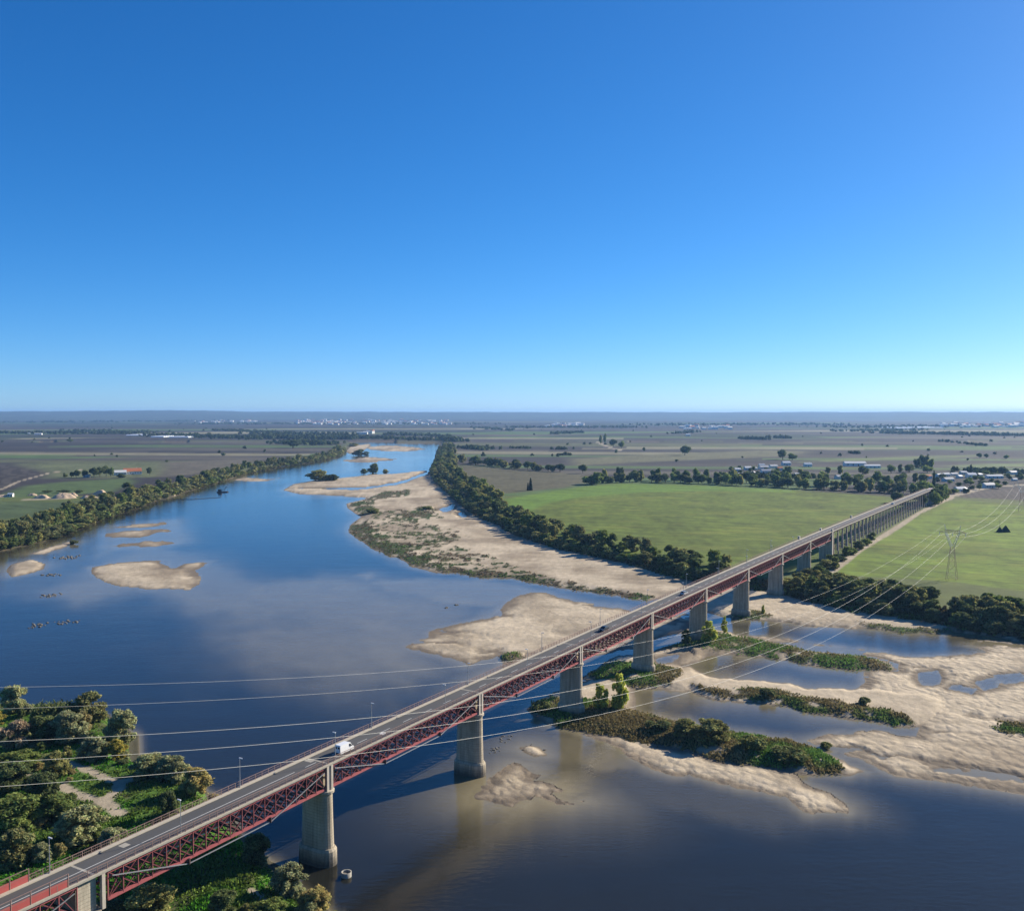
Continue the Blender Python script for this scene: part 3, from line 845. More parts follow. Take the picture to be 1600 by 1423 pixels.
# the hill the view is taken from, falling away below the frame, and the low ground beside it
hr_ = [0.5, 12, 25, 40, 58, 78, 98, 119]
ha_ = np.linspace(-PI, PI, 73)
hv_, hf_ = [], []
for r_ in hr_:
    for a_ in ha_:
        hv_.append((r_ * math.sin(a_), r_ * math.cos(a_), 1.5 + 86.5 * (1 - r_ / 119.0) ** 1.35))
for i in range(len(hr_) - 1):
    for k in range(72):
        hf_.append((i * 73 + k, i * 73 + k + 1, (i + 1) * 73 + k + 1, (i + 1) * 73 + k))
b_ = len(hv_)
side = np.concatenate([np.linspace(R(38.8), R(321.2), 41)])
for r_ in (118.5, 260, 420, 710):
    for a_ in side: hv_.append((r_ * math.sin(a_), r_ * math.cos(a_), 1.4 if r_ < 400 else 4.7))
for i in range(3):
    for k in range(40): hf_.append((b_ + i * 41 + k, b_ + i * 41 + k + 1, b_ + (i + 1) * 41 + k + 1, b_ + (i + 1) * 41 + k))
tag(link('hillside', mesh_np('hillside', hv_, hf_, np.tile((0.07, 0.09, 0.035), (len(hv_), 1)), np.zeros(len(hv_))), None, M['terrain']), kind='structure')

# hills along the horizon
ha = np.linspace(R(-62), R(62), 700)
hr = np.array([12300, 12900, 13500, 14200, 15000, 15800, 16600, 17400, 18400, 19500])
hp = np.array([0.0, 0.10, 0.24, 0.42, 0.60, 0.76, 0.90, 1.0, 0.9, 0.4])
A4, R4 = np.meshgrid(ha, hr)
HX, HY = R4 * np.sin(A4), R4 * np.cos(A4)
px_dir = 800 + 1500 * np.tan(np.clip(A4, -1.0, 1.0))
crest = np.interp(px_dir, [-1500, -300, 0, 150, 270, 330, 400, 560, 700, 820, 1000, 1150, 1300, 1350, 1500, 1600, 3000],
                  [100, 112, 112, 118, 131, 128, 108, 108, 103, 101, 101, 98, 102, 106, 103, 101, 98])
crest = crest + 5 + (fbm(A4 * 60, R4 * 0, 91) - .5) * 16
HZ = 4.6 + (crest - 4.6) * hp[:, None] + (fbm(HX / 900, HY / 900, 92) - .5) * 16 * np.minimum(hp, .5)[:, None] * 2 * (hp < .95)[:, None]
hcol = np.array((0.055, 0.062, 0.03)) * (0.55 + 0.9 * fbm(HX / 420, HY / 700, 93))[..., None]
hi_ = np.arange(HX.size).reshape(HX.shape)
HQ = np.stack([hi_[:-1, :-1], hi_[:-1, 1:], hi_[1:, 1:], hi_[1:, :-1]], -1).reshape(-1, 4)
tag(link('hills', mesh_np('hills', np.stack([HX.ravel(), HY.ravel(), HZ.ravel()], 1), HQ, hcol.reshape(-1, 3), np.zeros(HX.size), True), None, M['terrain']), kind='structure')

# ------------------------------------------------------------------ water sheet
st = 2
wi = idx[::st, ::st]
wflat = wi.ravel()
depth = -GH[wflat]
sh = np.exp(-np.clip(depth, 0, 3) / 0.48)[:, None]
deep = np.array((0.010, 0.0115, 0.0095)); shal = np.array((0.23, 0.195, 0.115))
wcol = deep * (1 - sh) + shal * sh
remap = -np.ones(NA * NR, np.int64); remap[wflat] = np.arange(wflat.size)
WQ = np.stack([wi[:-1, :-1], wi[:-1, 1:], wi[1:, 1:], wi[1:, :-1]], -1).reshape(-1, 4)
keep = GH[WQ].min(1) < 1.2
WQ = remap[WQ[keep]]
used, inv = np.unique(WQ, return_inverse=True)
WV = np.stack([GX[wflat], GY[wflat], np.zeros(wflat.size)], 1)
tag(link('river', mesh_np('river', WV[used], inv.reshape(-1, 4), wcol[used], None, True), None, M['water']), kind='structure')
ow = [(-700, -300, -0.02), (900, -300, -0.02), (900, 118, -0.02), (-700, 118, -0.02)]
del A2, R2


def ground_z(x, y):
    h = terrain(np.array([x], float), np.array([y], float))[0]
    return float(h[0])


def ground_many(P):
    P = np.asarray(P, float)
    return terrain(P[:, 0], P[:, 1])


# ==================================================================== BRIDGE
B0 = np.array((-64.85, 145.77)); BTH = 0.54483
BD = np.array((math.sin(BTH), math.cos(BTH))); BN = np.array((-math.cos(BTH), math.sin(BTH)))
PIER_S = [0.35, 53.9, 110.1, 165.7, 220.5, 275.6, 330.5, 385.5, 440.6, 491.0]
S_START, S_END = -75.0, 906.0
_zk = np.array([-75, 0, 54, 110, 165, 220, 275, 330, 385, 440, 491, 600, 750, 906], float)
_zv = np.array([19.2, 19.9, 20.5, 21.1, 21.45, 21.7, 21.8, 21.9, 21.9, 21.9, 21.6, 20.9, 19.6, 18.2])
_zp = np.polyfit(_zk / 500, _zv, 5)


def zs(s):
    return float(np.polyval(_zp, s / 500.0))      # underside of the deck slab


def W(s, t, z):
    return (B0[0] + BD[0] * s + BN[0] * t, B0[1] + BD[1] * s + BN[1] * t, z)


DECK_W = 7.0
T_NEAR, T_FAR = 0.5, 6.5                      # truss planes
TRUSS = 4.6
bridge = tag(empty('bridge', W(0, 4, 0)), 'long red iron lattice truss road bridge on pale stone piers crossing the river', 'bridge')
BRI = bridge.matrix_basis.inverted() if False else Matrix.Translation(-Vector(W(0, 4, 0)))


def bpart(mb, name, mat, parent=None, smooth=False):
    """mesh given in world coordinates, stored relative to the bridge's own origin"""
    ox, oy, oz = W(0, 4, 0)
    mb.v = [(x - ox, y - oy, z - oz) for x, y, z in mb.v]
    return mb.build(name, mat, parent or bridge, smooth)


def ribbon(name, mat, t0, t1, z0, z1, s0=S_START, s1=S_END, step=6.0, parent=None):
    mb = MB(); n = max(1, int((s1 - s0) / step)); rings = []
    for i in range(n + 1):
        s = s0 + (s1 - s0) * i / n; z = zs(s)
        rings.append([W(s, t0, z + z0), W(s, t1, z + z0), W(s, t1, z + z1), W(s, t0, z + z1)])
    mb.rings(rings)
    return bpart(mb, name, mat, parent)


ribbon('deck_slab', M['concrete'], 0.0, DECK_W, 0.0, 0.30)
ribbon('road', M['asphalt'], 0.45, 6.05, 0.302, 0.35)
ribbon('walkway', M['walk'], 6.05, 6.97, 0.303, 0.50)
ribbon('walkway', M['walk'], 0.03, 0.45, 0.303, 0.46)
# lane marking: continuous near the viewer, then dashes
ribbon('lane_line', M['paint'], 3.05, 3.19, 0.351, 0.356, S_START, 47.0)
for k in range(60):
    s = 50 + k * 8.0
    ribbon('lane_dash', M['paint'], 3.05, 3.19, 0.351, 0.356, s, s + 3.2, 4)
for k in range(9):                                # paler resurfacing joints over the piers
    s = PIER_S[k]
    ribbon('expansion_joint', M['concrete'], 0.47, 6.03, 0.351, 0.354, s - 0.22, s + 0.22, 1)
for k, (s, t0, t1) in enumerate(((52.5, 4.0, 5.8), (57, 1.0, 2.7), (8.5, 4.2, 5.6), (73, 1.8, 2.9))):
    ribbon('road_patch', M['paint'] if k == 3 else M['concrete'], t0, t1, 0.3545, 0.357, s, s + 1.4, 1)


# --- railings
def railing(t, side):
    mb = MB(); s = S_START; pts = []
    step = 6.8
    n = int((S_END - S_START) / step)
    for i in range(n):
        a, b = S_START + i * step, S_START + (i + 1) * step
        for zz, w in ((1.50, 0.075), (1.05, 0.04), (0.60, 0.05)):
            mb.beam(W(a, t, zs(a) + zz), W(b, t, zs(b) + zz), w, w)
    r = bpart(mb, 'railing', M['rail'])
    # upright posts: single ones near the viewer, the far rest joined
    pm = MB().box((0, 0, 0.5), (0.09, 0.09, 1.0)).mesh('post'); pm.materials.append(M['rail'])
    k = 0; rest = MB(); s = -4.0 if side else -6.0
    ox, oy, oz = W(0, 4, 0)
    while s < S_END:
        x, y, z = W(s, t, zs(s) + 0.48)
        if k < 145:
            o = link('post', pm, r); o.location = (x - ox, y - oy, z - oz); o.rotation_euler = (0, 0, -BTH)
        else:
            rest.box((x, y, z + 0.5), (0.09, 0.09, 1.0), 0, -BTH)
        k += 1; s += 1.7
    tag(bpart(rest, 'far_posts', M['rail'], r), kind='stuff')
    inf = MB(); s = -6.0
    while s < 190:
        x, y, z = W(s, t, zs(s) + 1.02)
        inf.box((x, y, z), (0.02, 0.02, 0.85), 0, -BTH); s += 0.34
    tag(bpart(inf, 'balusters', M['rail'], r), kind='stuff')
    return r


RAILS = [railing(0.14, 0), railing(6.86, 1)]
# taller guard of red panels with an open upper frame, at the town end
for t, s_end, rl in ((0.14, -4.2, RAILS[0]), (6.86, -6.3, RAILS[1])):
    ox, oy, oz = W(0, 4, 0)
    s = s_end
    while s > S_START:
        a, b = s - 3.0, s
        mb = MB().beam(W(a + .1, t, zs(a) + 1.08), W(b - .1, t, zs(b) + 1.08), 0.06, 1.15)
        bpart(mb, 'red_panel', M['red_panel'], rl)
        mb = MB().beam(W(b, t, zs(b) + 0.35), W(b, t, zs(b) + 2.5), 0.12, 0.12)
        mb.beam(W(a, t, zs(a) + 2.47), W(b, t, zs(b) + 2.47), 0.08, 0.08)
        bpart(mb, 'panel_frame', M['rail'], rl)
        s -= 3.0


# --- trusses
def truss(s0, s1, detail, npan=18):
    """one span: chords and floor frame are the part, posts and diagonals its sub-parts"""
    ch = MB(); dk = MB(); lat = MB(); L = s1 - s0
    xs = [s0 + L * i / npan for i in range(npan + 1)]
    top = lambda s: zs(s) - 0.28
    bot = lambda s: zs(s) - TRUSS
    for i in range(npan + 1):
        a = xs[i]
        dk.beam(W(a, T_NEAR, top(a) - 0.25), W(a, T_FAR, top(a) - 0.25), 0.3, 0.6)      # floor beams
        dk.beam(W(a, T_NEAR, bot(a) + 0.02), W(a, T_FAR, bot(a) + 0.02), 0.22, 0.26)     # bottom struts
    for i in range(npan):
        a, b = xs[i], xs[i + 1]
        dk.beam(W(a, T_NEAR, bot(a)), W(b, T_FAR, bot(b)), 0.16)
        dk.beam(W(a, T_FAR, bot(a)), W(b, T_NEAR, bot(b)), 0.16)
        dk.beam(W(a, T_NEAR, bot(a)), W(a, T_FAR, top(a)), 0.12)
        dk.beam(W(a, T_FAR, bot(a)), W(a, T_NEAR, top(a)), 0.12)
        for t in (2.0, 3.5, 5.0):
            dk.beam(W(a, t, top(a) - 0.1), W(b, t, top(b) - 0.1), 0.2, 0.35)
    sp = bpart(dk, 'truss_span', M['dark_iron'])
    for t in (T_NEAR, T_FAR):
        for fz, cw, chh, nm in ((bot, .42, .46, 'bottom_chord'), (top, .38, .40, 'top_chord')):
            cm = MB()
            cm.rings([[W(q, t - cw / 2, fz(q) - chh / 2), W(q, t + cw / 2, fz(q) - chh / 2), W(q, t + cw / 2, fz(q) + chh / 2), W(q, t - cw / 2, fz(q) + chh / 2)] for q in xs])
            bpart(cm, nm, M['pink_iron'], sp)

    def member(p, q, w, mat, name):
        if detail:
            bpart(MB().beam(p, q, w, w * .75), name, mat, sp)
        else:
            lat.beam(p, q, w, w * .75)
    for t, off in ((T_NEAR, -0.10), (T_FAR, 0.10)):
        for i in range(npan + 1):
            a = xs[i]
            member(W(a, t + off, bot(a)), W(a, t + off, top(a)), 0.24, M['red_iron'], 'upright')
        for i in range(npan - 1):
            a, b = xs[i], xs[i + 2]
            member(W(a, t - off * .6, top(a)), W(b, t - off * .6, bot(b)), 0.20, M['red_iron'], 'diagonal')
            member(W(a, t + off * .2, bot(a)), W(b, t + off * .2, top(b)), 0.17, M['red_iron'], 'diagonal')
        member(W(xs[0], t, bot(xs[0])), W(xs[1], t, top(xs[1])), 0.17, M['red_iron'], 'diagonal')
        member(W(xs[-2], t, top(xs[-2])), W(xs[-1], t, bot(xs[-1])), 0.17, M['red_iron'], 'diagonal')
    if not detail:
        bpart(lat, 'lattice', M['red_iron'], sp)
    # external tendons slung under the span
    td = MB()
    for t in (T_NEAR - 0.42, T_FAR + 0.42):
        k1, k2 = s0 + L * 0.31, s0 + L * 0.69
        pts = [W(s0 + .6, t, top(s0) - 0.7), W(k1, t, bot(k1) - 0.75), W(k2, t, bot(k2) - 0.75), W(s1 - .6, t, top(s1) - 0.7)]
        for p, q in zip(pts[:-1], pts[1:]): td.beam(p, q, 0.15, 0.15)
    bpart(td, 'tendon', M['steel'], sp)
    for k in (0.31, 0.69):
        kk = s0 + L * k
        sd = MB()
        for t in (T_NEAR - 0.42, T_FAR + 0.42): sd.beam(W(kk, t, bot(kk) + 0.1), W(kk, t, bot(kk) - 0.85), 0.4, 0.4)
        sd.beam(W(kk, T_NEAR - .5, bot(kk) - 0.6), W(kk, T_FAR + .5, bot(kk) - 0.6), 0.2, 0.3)
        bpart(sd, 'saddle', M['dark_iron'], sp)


truss(-54.0, PIER_S[0] - 3.0, True, 17)
for i in range(9):
    truss(PIER_S[i] + (2.4 if i == 0 else 0.95), PIER_S[i + 1] - 0.95, i < 3)


# --- piers
def stadium(s, tc, half_t, half_s, z, seg=9):
    pts = []
    for k in range(seg + 1):
        a = -PI / 2 + PI * k / seg
        pts.append(W(s + half_s * math.sin(a), tc + (half_t - half_s) + half_s * math.cos(a), z))
    for k in range(seg + 1):
        a = PI / 2 + PI * k / seg
        pts.append(W(s + half_s * math.sin(a), tc - (half_t - half_s) + half_s * math.cos(a), z))
    return pts


def pier(i):
    s = PIER_S[i]; zt = zs(s); cap = zt - TRUSS - 0.75
    gx, gy, _ = W(s, 4, 0)
    base = min(ground_z(gx, gy), 4.0) - 2.5
    base = max(base, -2.5)
    ht, hs = 3.55, 1.55
    mb = MB(); mb.rings([stadium(s, 3.5, ht + 0.45, hs + 0.4, base), stadium(s, 3.5, ht + 0.1, hs + 0.08, 9.0), stadium(s, 3.5, ht, hs, cap)])
    p = bpart(mb, 'pier', M['stone'])
    pz = max(3.0, base + 4.0)
    mb = MB(); mb.rings([stadium(s, 3.5, ht + .95, hs + .85, base - .1), stadium(s, 3.5, ht + .85, hs + .75, pz), stadium(s, 3.5, ht + 0.5, hs + 0.4, pz + 0.55)])
    bpart(mb, 'plinth', M['stone'], p)
    mb = MB(); mb.rings([stadium(s, 3.5, ht + .1, hs + .1, cap - 0.5), stadium(s, 3.5, ht + .42, hs + .42, cap - 0.25), stadium(s, 3.5, ht + .42, hs + .42, cap + 0.2), stadium(s, 3.5, ht + .2, hs + .2, cap + 0.32)])
    bpart(mb, 'capital', M['limestone'], p)
    mb = MB(); mb.rings([[W(s + a, 3.5 + b, z) for a, b in ((-.7, -2.2), (.7, -2.2), (.7, 2.2), (-.7, 2.2))] for z in (cap + .3, zt - 0.9)])
    bpart(mb, 'pier_head', M['stone'], p)
    for t in (0.30, 6.70):
        for ds in (-0.62, 0.62):
            mb = MB(); mb.rings([[W(s + ds + a, t + b, z) for a, b in ((-.28, -.3), (.28, -.3), (.28, .3), (-.28, .3))] for z in (cap + .3, zt - 0.02)])
            bpart(mb, 'pilaster', M['pale_iron'], p)
        mb = MB(); mb.rings([[W(s + a, t + b, z) for a, b in ((-.34, -.1), (.34, -.1), (.34, .1), (-.34, .1))] for z in (cap + .3, zt - 0.03)])
        bpart(mb, 'pilaster_web', M['pale_iron'], p)


for i in range(1, 9): pier(i)


def abutment(s, half_s, t0, t1, name, mat, zb, lean=0.0):
    zt = zs(s)
    mb = MB(); mb.rings([[W(s + a, t, z) for a, t in ((-half_s * k, t0 - (k - 1) * 2), (half_s * k, t0 - (k - 1) * 2), (half_s * k, t1 + (k - 1) * 2), (-half_s * k, t1 + (k - 1) * 2))] for z, k in ((zb, 1.12), (zt - 6, 1.0), (zt - 0.02, 1.0))])
    return bpart(mb, name, mat)


ab = abutment(-0.9, 1.75, 0.7, 6.3, 'pier', M['limestone'], -1.0)
for t in (0.3, 6.7):
    mb = MB(); z0, z1 = zs(0) - 5.6, zs(0) - .02
    mb.rings([[W(1.75 + a, t + b, z) for a, b in ((-.3, -.3), (.3, -.3), (.3, .3), (-.3, .3))] for z in (z0, z1)])
    bpart(mb, 'pilaster', M['pale_iron'], ab)
mb = MB(); mb.rings([stadium(-0.6, 3.5, 4.4, 2.4, z) for z in (zs(0) - 6.2, zs(0) - 5.5)]); bpart(mb, 'capital', M['limestone'], ab)
mb = MB(); mb.rings([stadium(-0.6, 3.5, 4.2, 2.3, -1.0), stadium(-0.6, 3.5, 4.0, 2.2, zs(0) - 6.15)]); bpart(mb, 'shaft', M['stone'], ab)
ab2 = abutment(491.0, 1.5, 0.5, 6.5, 'pier', M['stone'], 0.0)
for t in (0.2, 6.8):
    mb = MB(); mb.rings([[W(491.0 + a, t + b, z) for a, b in ((-.9, -.5), (.9, -.5), (.9, .5), (-.9, .5))] for z in (3.0, zs(491) + 1.9)])
    bpart(mb, 'pilaster', M['pale_iron'], ab2)
# white blocks that interrupt the far parapet
for s in (442.0, 575.0):
    mb = MB(); mb.rings([[W(s + a, 6.8 + b, zs(s) + z) for a, b in ((-.8, -.5), (.8, -.5), (.8, .5), (-.8, .5))] for z in (0.55, 2.3)])
    bpart(mb, 'parapet_block', M['pale_iron'], ab2)

# --- trestle viaduct beyond the last truss
gird = MB(); s = 492.6
while s < S_END - 3:
    e = min(s + 12.4, S_END)
    for t in (1.0, 3.5, 6.0): gird.beam(W(s, t, zs(s) - 0.5), W(e, t, zs(e) - 0.5), 0.35, 1.0)
    s = e
gv = bpart(gird, 'viaduct_girder', M['red_iron'])
s = 497.0; k = 0
while s < S_END - 6:
    zt = zs(s) - 1.0
    mb = MB().beam(W(s, 0.3, zt - .25), W(s, 6.7, zt - .25), 0.7, 0.5)
    tr = bpart(mb, 'trestle', M['trestle'])
    for t, dt in ((0.8, -0.4), (6.2, 0.4)):
        mb = MB(); mb.rings([[W(s + a, tt + b, z) for a, b in ((-w, -w), (w, -w), (w, w), (-w, w))] for z, w, tt in ((4.0, .36, t + dt), (zt - .5, .28, t))])
        bpart(mb, 'column', M['trestle'], tr)
    mb = MB().beam(W(s, 0.6, 9.5), W(s, 6.4, 9.5), 0.2, 0.3).beam(W(s, 0.5, 5.0), W(s, 6.2, zt - 1), 0.16).beam(W(s, 6.5, 5.0), W(s, 0.7, zt - 1), 0.16)
    bpart(mb, 'brace', M['red_iron'], tr)
    s += 12.4
mb = MB(); mb.rings([[W(s_, t_, z_) for s_, t_ in ((S_END - 3, 0.3), (S_END + 40, 0.3), (S_END + 40, 6.7), (S_END - 3, 6.7))] for z_ in (3.0, zs(S_END) - 0.05)])
bpart(mb, 'abutment', M['trestle'])

# ==================================================================== STREET LAMPS
lamp0 = empty('street_lamp')
MB().tube([(0, 0, 0), (0, 0, 0.5), (0, 0, 3), (0, 0, 5.6)], [0.11, 0.09, 0.065, 0.05], 6).build('pole', M['steel'], lamp0)
MB().box((0, 0, 0.06), (0.34, 0.34, 0.12)).build('base', M['concrete'], lamp0)
hd = MB(); hd.rings([[(0.02 + x, y * w, 5.62 + z) for x, y in ((-.12, -.11), (.62, -.09), (.7, 0), (.62, .09), (-.12, .11))] for z, w in ((-.06, 1.0), (0.03, 1.25), (0.10, .8))])
hd.build('lamp_head', M['lamp_white'], lamp0)
lamp_used = False
side_words = (('near-side', 17.0, 0.45, PI), ('far-side', -3.0, 6.6, 0.0))
ordinal = ['first', 'second', 'third', 'fourth', 'fifth', 'sixth', 'seventh', 'eighth', 'ninth', 'tenth', 'eleventh', 'twelfth']
for word, s, t, turn in side_words:
    k = 0
    while s < 420:
        o = lamp0 if not lamp_used else copy_tree(lamp0)
        lamp_used = True
        o.location = W(s, t, zs(s) + 0.46)
        o.rotation_euler = (0, 0, -BTH + (PI if t > 4 else 0) + PI if False else (-BTH + (0 if t > 4 else PI)))
        wd = 'right-hand' if t < 4 else 'left-hand'
        tag(o, 'slim grey street lamp on the bridge, %s from the near end on the %s walkway' % (ordinal[k], wd), 'street lamp', 'lamps along the bridge')
        k += 1; s += 39.0


# ==================================================================== VEHICLES
def wheel_set(root, xs, track, r, w=0.2):
    for x in xs:
        for y in (-track, track):
            tm = MB().tube([(x, y - w / 2, r), (x, y + w / 2, r)], r, 14)
            tb = tm.build('wheel', M['tyre'], root)
            sg = 1 if y > 0 else -1
            MB().tube([(x, y + sg * w * .5, r), (x, y + sg * (w * .5 + 0.015), r)], r * .6, 10).build('hub', M['steel'], tb)


def section(prof, y0, y1, tuck):
    """side profile extruded across, upper points pulled in"""
    rings = []
    for y in (y0, y1):
        sg = -1 if y == y0 else 1
        rings.append([(x, y - sg * tuck * max(0, (z - 0.9)), z) for x, z in prof])
    return rings


def make_van(paint):
    r = empty('van')
    mb = MB()
    prof = [(-2.55, .35), (-2.6, .9), (-2.55, 2.2), (-2.35, 2.34), (1.0, 2.34), (1.35, 2.22), (1.95, 1.35), (2.5, 1.1), (2.62, .8), (2.58, .35)]
    mb.rings(section(prof, -0.98, 0.98, 0.09)); mb.build('body', paint, r)
    ws = MB(); ws.add([(1.40, -.80, 2.12), (1.40, .80, 2.12), (1.93, .88, 1.42), (1.93, -.88, 1.42)], [(0, 1, 2, 3)])
    ws.v = [(x + .03, y, z + .03) for x, y, z in ws.v]; ws.build('windscreen', M['glass_dark'], r)
    for sg in (-1, 1):
        w = MB(); w.add([(.75, sg * .905, 2.0), (1.25, sg * .905, 2.0), (1.68, sg * .965, 1.42), (.75, sg * .965, 1.42)], [(0, 1, 2, 3)])
        w.v = [(x, y + sg * .012, z) for x, y, z in w.v]; w.build('side_window', M['glass_dark'], r)
        MB().box((-2.59, sg * .8, 1.2), (.04, .14, .5)).build('tail_light', M['light_red'], r)
        MB().box((2.56, sg * .72, .92), (.12, .3, .18)).build('headlight', M['light_white'], r)
        MB().box((1.55, sg * 1.1, 1.5), (.12, .18, .24)).build('mirror', M['car_dark'], r)
        MB().box((-2.585, sg * .42, 1.75), (.03, .55, .5)).build('rear_window', M['glass_dark'], r)
    MB().box((-2.6, 0, .45), (.14, 1.9, .2)).build('bumper', M['car_dark'], r)
    MB().box((2.6, 0, .45), (.12, 1.85, .22)).build('bumper', M['car_dark'], r)
    wheel_set(r, (-1.6, 1.7), .84, .34)
    return r


def make_car(paint, name='car'):
    r = empty(name)
    prof = [(-2.1, .32), (-2.18, .75), (-2.05, .98), (-1.2, 1.02), (1.0, .98), (2.0, .82), (2.15, .6), (2.1, .32)]
    MB().rings(section(prof, -.88, .88, .05)).build('body', paint, r)
    cab = [(-1.75, .98), (-1.25, 1.42), (-.3, 1.50), (.35, 1.42), (1.05, .97)]
    MB().rings([[(x, s_ * (.80 - .28 * max(0, z - .97)), z) for x, z in cab] for s_ in (-1, 1)]).build('cabin', M['glass_dark'], r)
    MB().rings([[(x, s_ * .66, z) for x, z in ((-1.22, 1.42), (-.3, 1.50), (.3, 1.43), (.3, 1.47), (-.3, 1.54), (-1.22, 1.46))] for s_ in (-1, 1)]).build('roof', paint, r)
    for sg in (-1, 1):
        MB().box((2.1, sg * .62, .68), (.1, .32, .14)).build('headlight', M['light_white'], r)
        MB().box((-2.13, sg * .66, .82), (.08, .3, .14)).build('tail_light', M['light_red'], r)
    wheel_set(r, (-1.3, 1.35), .78, .31)
    return r


BRG = PI / 2 - BTH                     # heading of the bridge as a z rotation of local +X


def park(o, s, t, flip, label, cat):
    o.location = W(s, t, zs(s) + 0.352); o.rotation_euler = (0, 0, BRG + (PI if flip else 0))
    tag(o, label, cat, 'vehicles crossing the bridge')


van = make_van(M['car_white']); van.scale = (.82, .86, .86)
park(van, 60.5, 2.0, False, 'white panel van driving away across the near part of the bridge', 'van')
park(make_car(M['car_dark']), 186.5, 2.6, True, 'dark car with pale roof glare on the middle of the bridge', 'car')
park(make_car(M['car_silver']), 257.0, 2.4, False, 'silver car on the bridge beyond the dark car', 'car')
park(make_car(M['car_white']), 705.0, 2.4, False, 'small white car on the far trestle part of the bridge', 'car')

# ==================================================================== POWER LINE
pyx, pyy = at(1487, 905, 5)
PYZ = 4.6


def lattice_pylon(name, h, sc=1.0):
    r = empty(name)
    b = MB(); waist = 0.60 * h; w0, w1 = 2.6 * sc, 0.85 * sc
    lv = [0, .14, .28, .42, .52, .60]
    cs = ((-1, -1), (1, -1), (1, 1), (-1, 1))
    wd = lambda f: w0 + (w1 - w0) * f / .60
    for i in range(len(lv) - 1):
        a, c = lv[i], lv[i + 1]
        for k in range(4):
            p, q = cs[k], cs[(k + 1) % 4]
            A = (p[0] * wd(a), p[1] * wd(a), a * h); Bq = (q[0] * wd(a), q[1] * wd(a), a * h)
            Cc = (p[0] * wd(c), p[1] * wd(c), c * h); Dd = (q[0] * wd(c), q[1] * wd(c), c * h)
            b.beam(A, Cc, .10 * sc); b.beam(A, Dd, .055 * sc); b.beam(Bq, Cc, .055 * sc); b.beam(Cc, Dd, .055 * sc)
    b.build('tower_body', M['pylon'], r)
    for sg in (-1, 1):
        a = MB()
        for dy in (-.8, .8):
            a.beam((sg * .85 * sc, dy * sc, waist), (sg * 3.6 * sc, dy * sc * .8, h * .86), .14 * sc)
            a.beam((sg * .1 * sc, dy * sc, waist + .6), (sg * 2.9 * sc, dy * sc * .8, h * .86), .12 * sc)
            for f in (.25, .5, .75):
                x0, z0 = .85 + 2.75 * f, waist + (h * .86 - waist) * f
                a.beam((sg * x0 * sc, dy * sc, z0), (sg * (x0 - .75) * sc, dy * sc, z0 + .6), .08 * sc)
        a.build('window_arm', M['steel'], r)
        MB().beam((sg * 3.3 * sc, 0, h * .86), (sg * 3.9 * sc, 0, h), .14 * sc).beam((sg * 2.6 * sc, 0, h * .86), (sg * 3.9 * sc, 0, h), .10 * sc).build('earth_peak', M['steel'], r)
    c = MB()
    for dy in (-.65, .65):
        c.beam((-6.6 * sc, dy * .3, h * .86), (6.6 * sc, dy * .3, h * .86), .14 * sc)
        c.beam((-3.6 * sc, dy, h * .90), (3.6 * sc, dy, h * .90), .12 * sc)
        for sg in (-1, 1): c.beam((sg * 3.6 * sc, dy, h * .90), (sg * 6.6 * sc, 0, h * .86), .1 * sc)
        for k in range(-3, 4): c.beam((k * sc, dy, h * .86), ((k + .5) * sc, dy, h * .90), .07 * sc)
    c.build('crossarm', M['pylon'], r)
    for x in (-6.3, 0, 6.3):
        MB().tube([(x * sc, 0, h * .86), (x * sc, 0, h * .86 - 1.6)], .12 * sc, 6).build('insulator', M['lamp_white'], r)
    return r


PYH = 29.0
line_dir = math.atan2(530 - 90, 242 + 72)
pyl = lattice_pylon('pylon', PYH)
pyl.location = (pyx, pyy, PYZ); pyl.rotation_euler = (0, 0, line_dir - PI / 2)
tag(pyl, 'rust red lattice power pylon standing in the green field beside the river trees', 'pylon', 'pylons of the power line')
p2x, p2y = at(1596, 800, 5)
pyl2 = copy_tree(pyl)
pyl2.location = (p2x, p2y, PYZ)
pyl2.rotation_euler = (0, 0, math.atan2(p2y - pyy, p2x - pyx) - PI / 2)
tag(pyl2, 'distant power pylon at the far edge of the right-hand green field', 'pylon')


def catenary(p, q, sag, n=60):
    pts = []
    for i in range(n + 1):
        t = i / n
        pts.append((p[0] + (q[0] - p[0]) * t, p[1] + (q[1] - p[1]) * t, p[2] + (q[2] - p[2]) * t - 4 * sag * t * (1 - t)))
    return pts


cx_, cy_ = math.cos(line_dir - PI / 2), math.sin(line_dir - PI / 2)
wire_specs = [
    # left-hand (off frame) end on the viewer's hill, arm offset at the pylon, height, sag, words
    ((-72, 90, 55.0), 6.3, PYZ + PYH * .86 - 1.6, 26.2, 'lowest and nearest'),
    ((-76, 94, 56.2), 0.0, PYZ + PYH * .86 - 1.6, 25.6, 'second lowest'),
    ((-80, 98, 57.2), -6.3, PYZ + PYH * .86 - 1.6, 25.0, 'third lowest'),
    ((-78, 97, 61.2), 3.9, PYZ + PYH, 22.4, 'fourth lowest, thin'),
    ((-83, 101, 62.6), -3.9, PYZ + PYH, 21.8, 'uppermost, thin'),
]
for k, (pl, o, z, sag, wd) in enumerate(wire_specs):
    q = (pyx + cx_ * o, pyy + cy_ * o, z)
    mb = MB().tube(catenary(pl, q, sag), 0.026 if k < 3 else 0.016, 5, 0, False)
    tag(mb.build('power_line', M['wire']), '%s overhead cable sweeping from the left edge over the bridge to the pylon' % wd, 'cable', 'overhead cables')
c2, s2 = math.cos(pyl2.rotation_euler.z), math.sin(pyl2.rotation_euler.z)
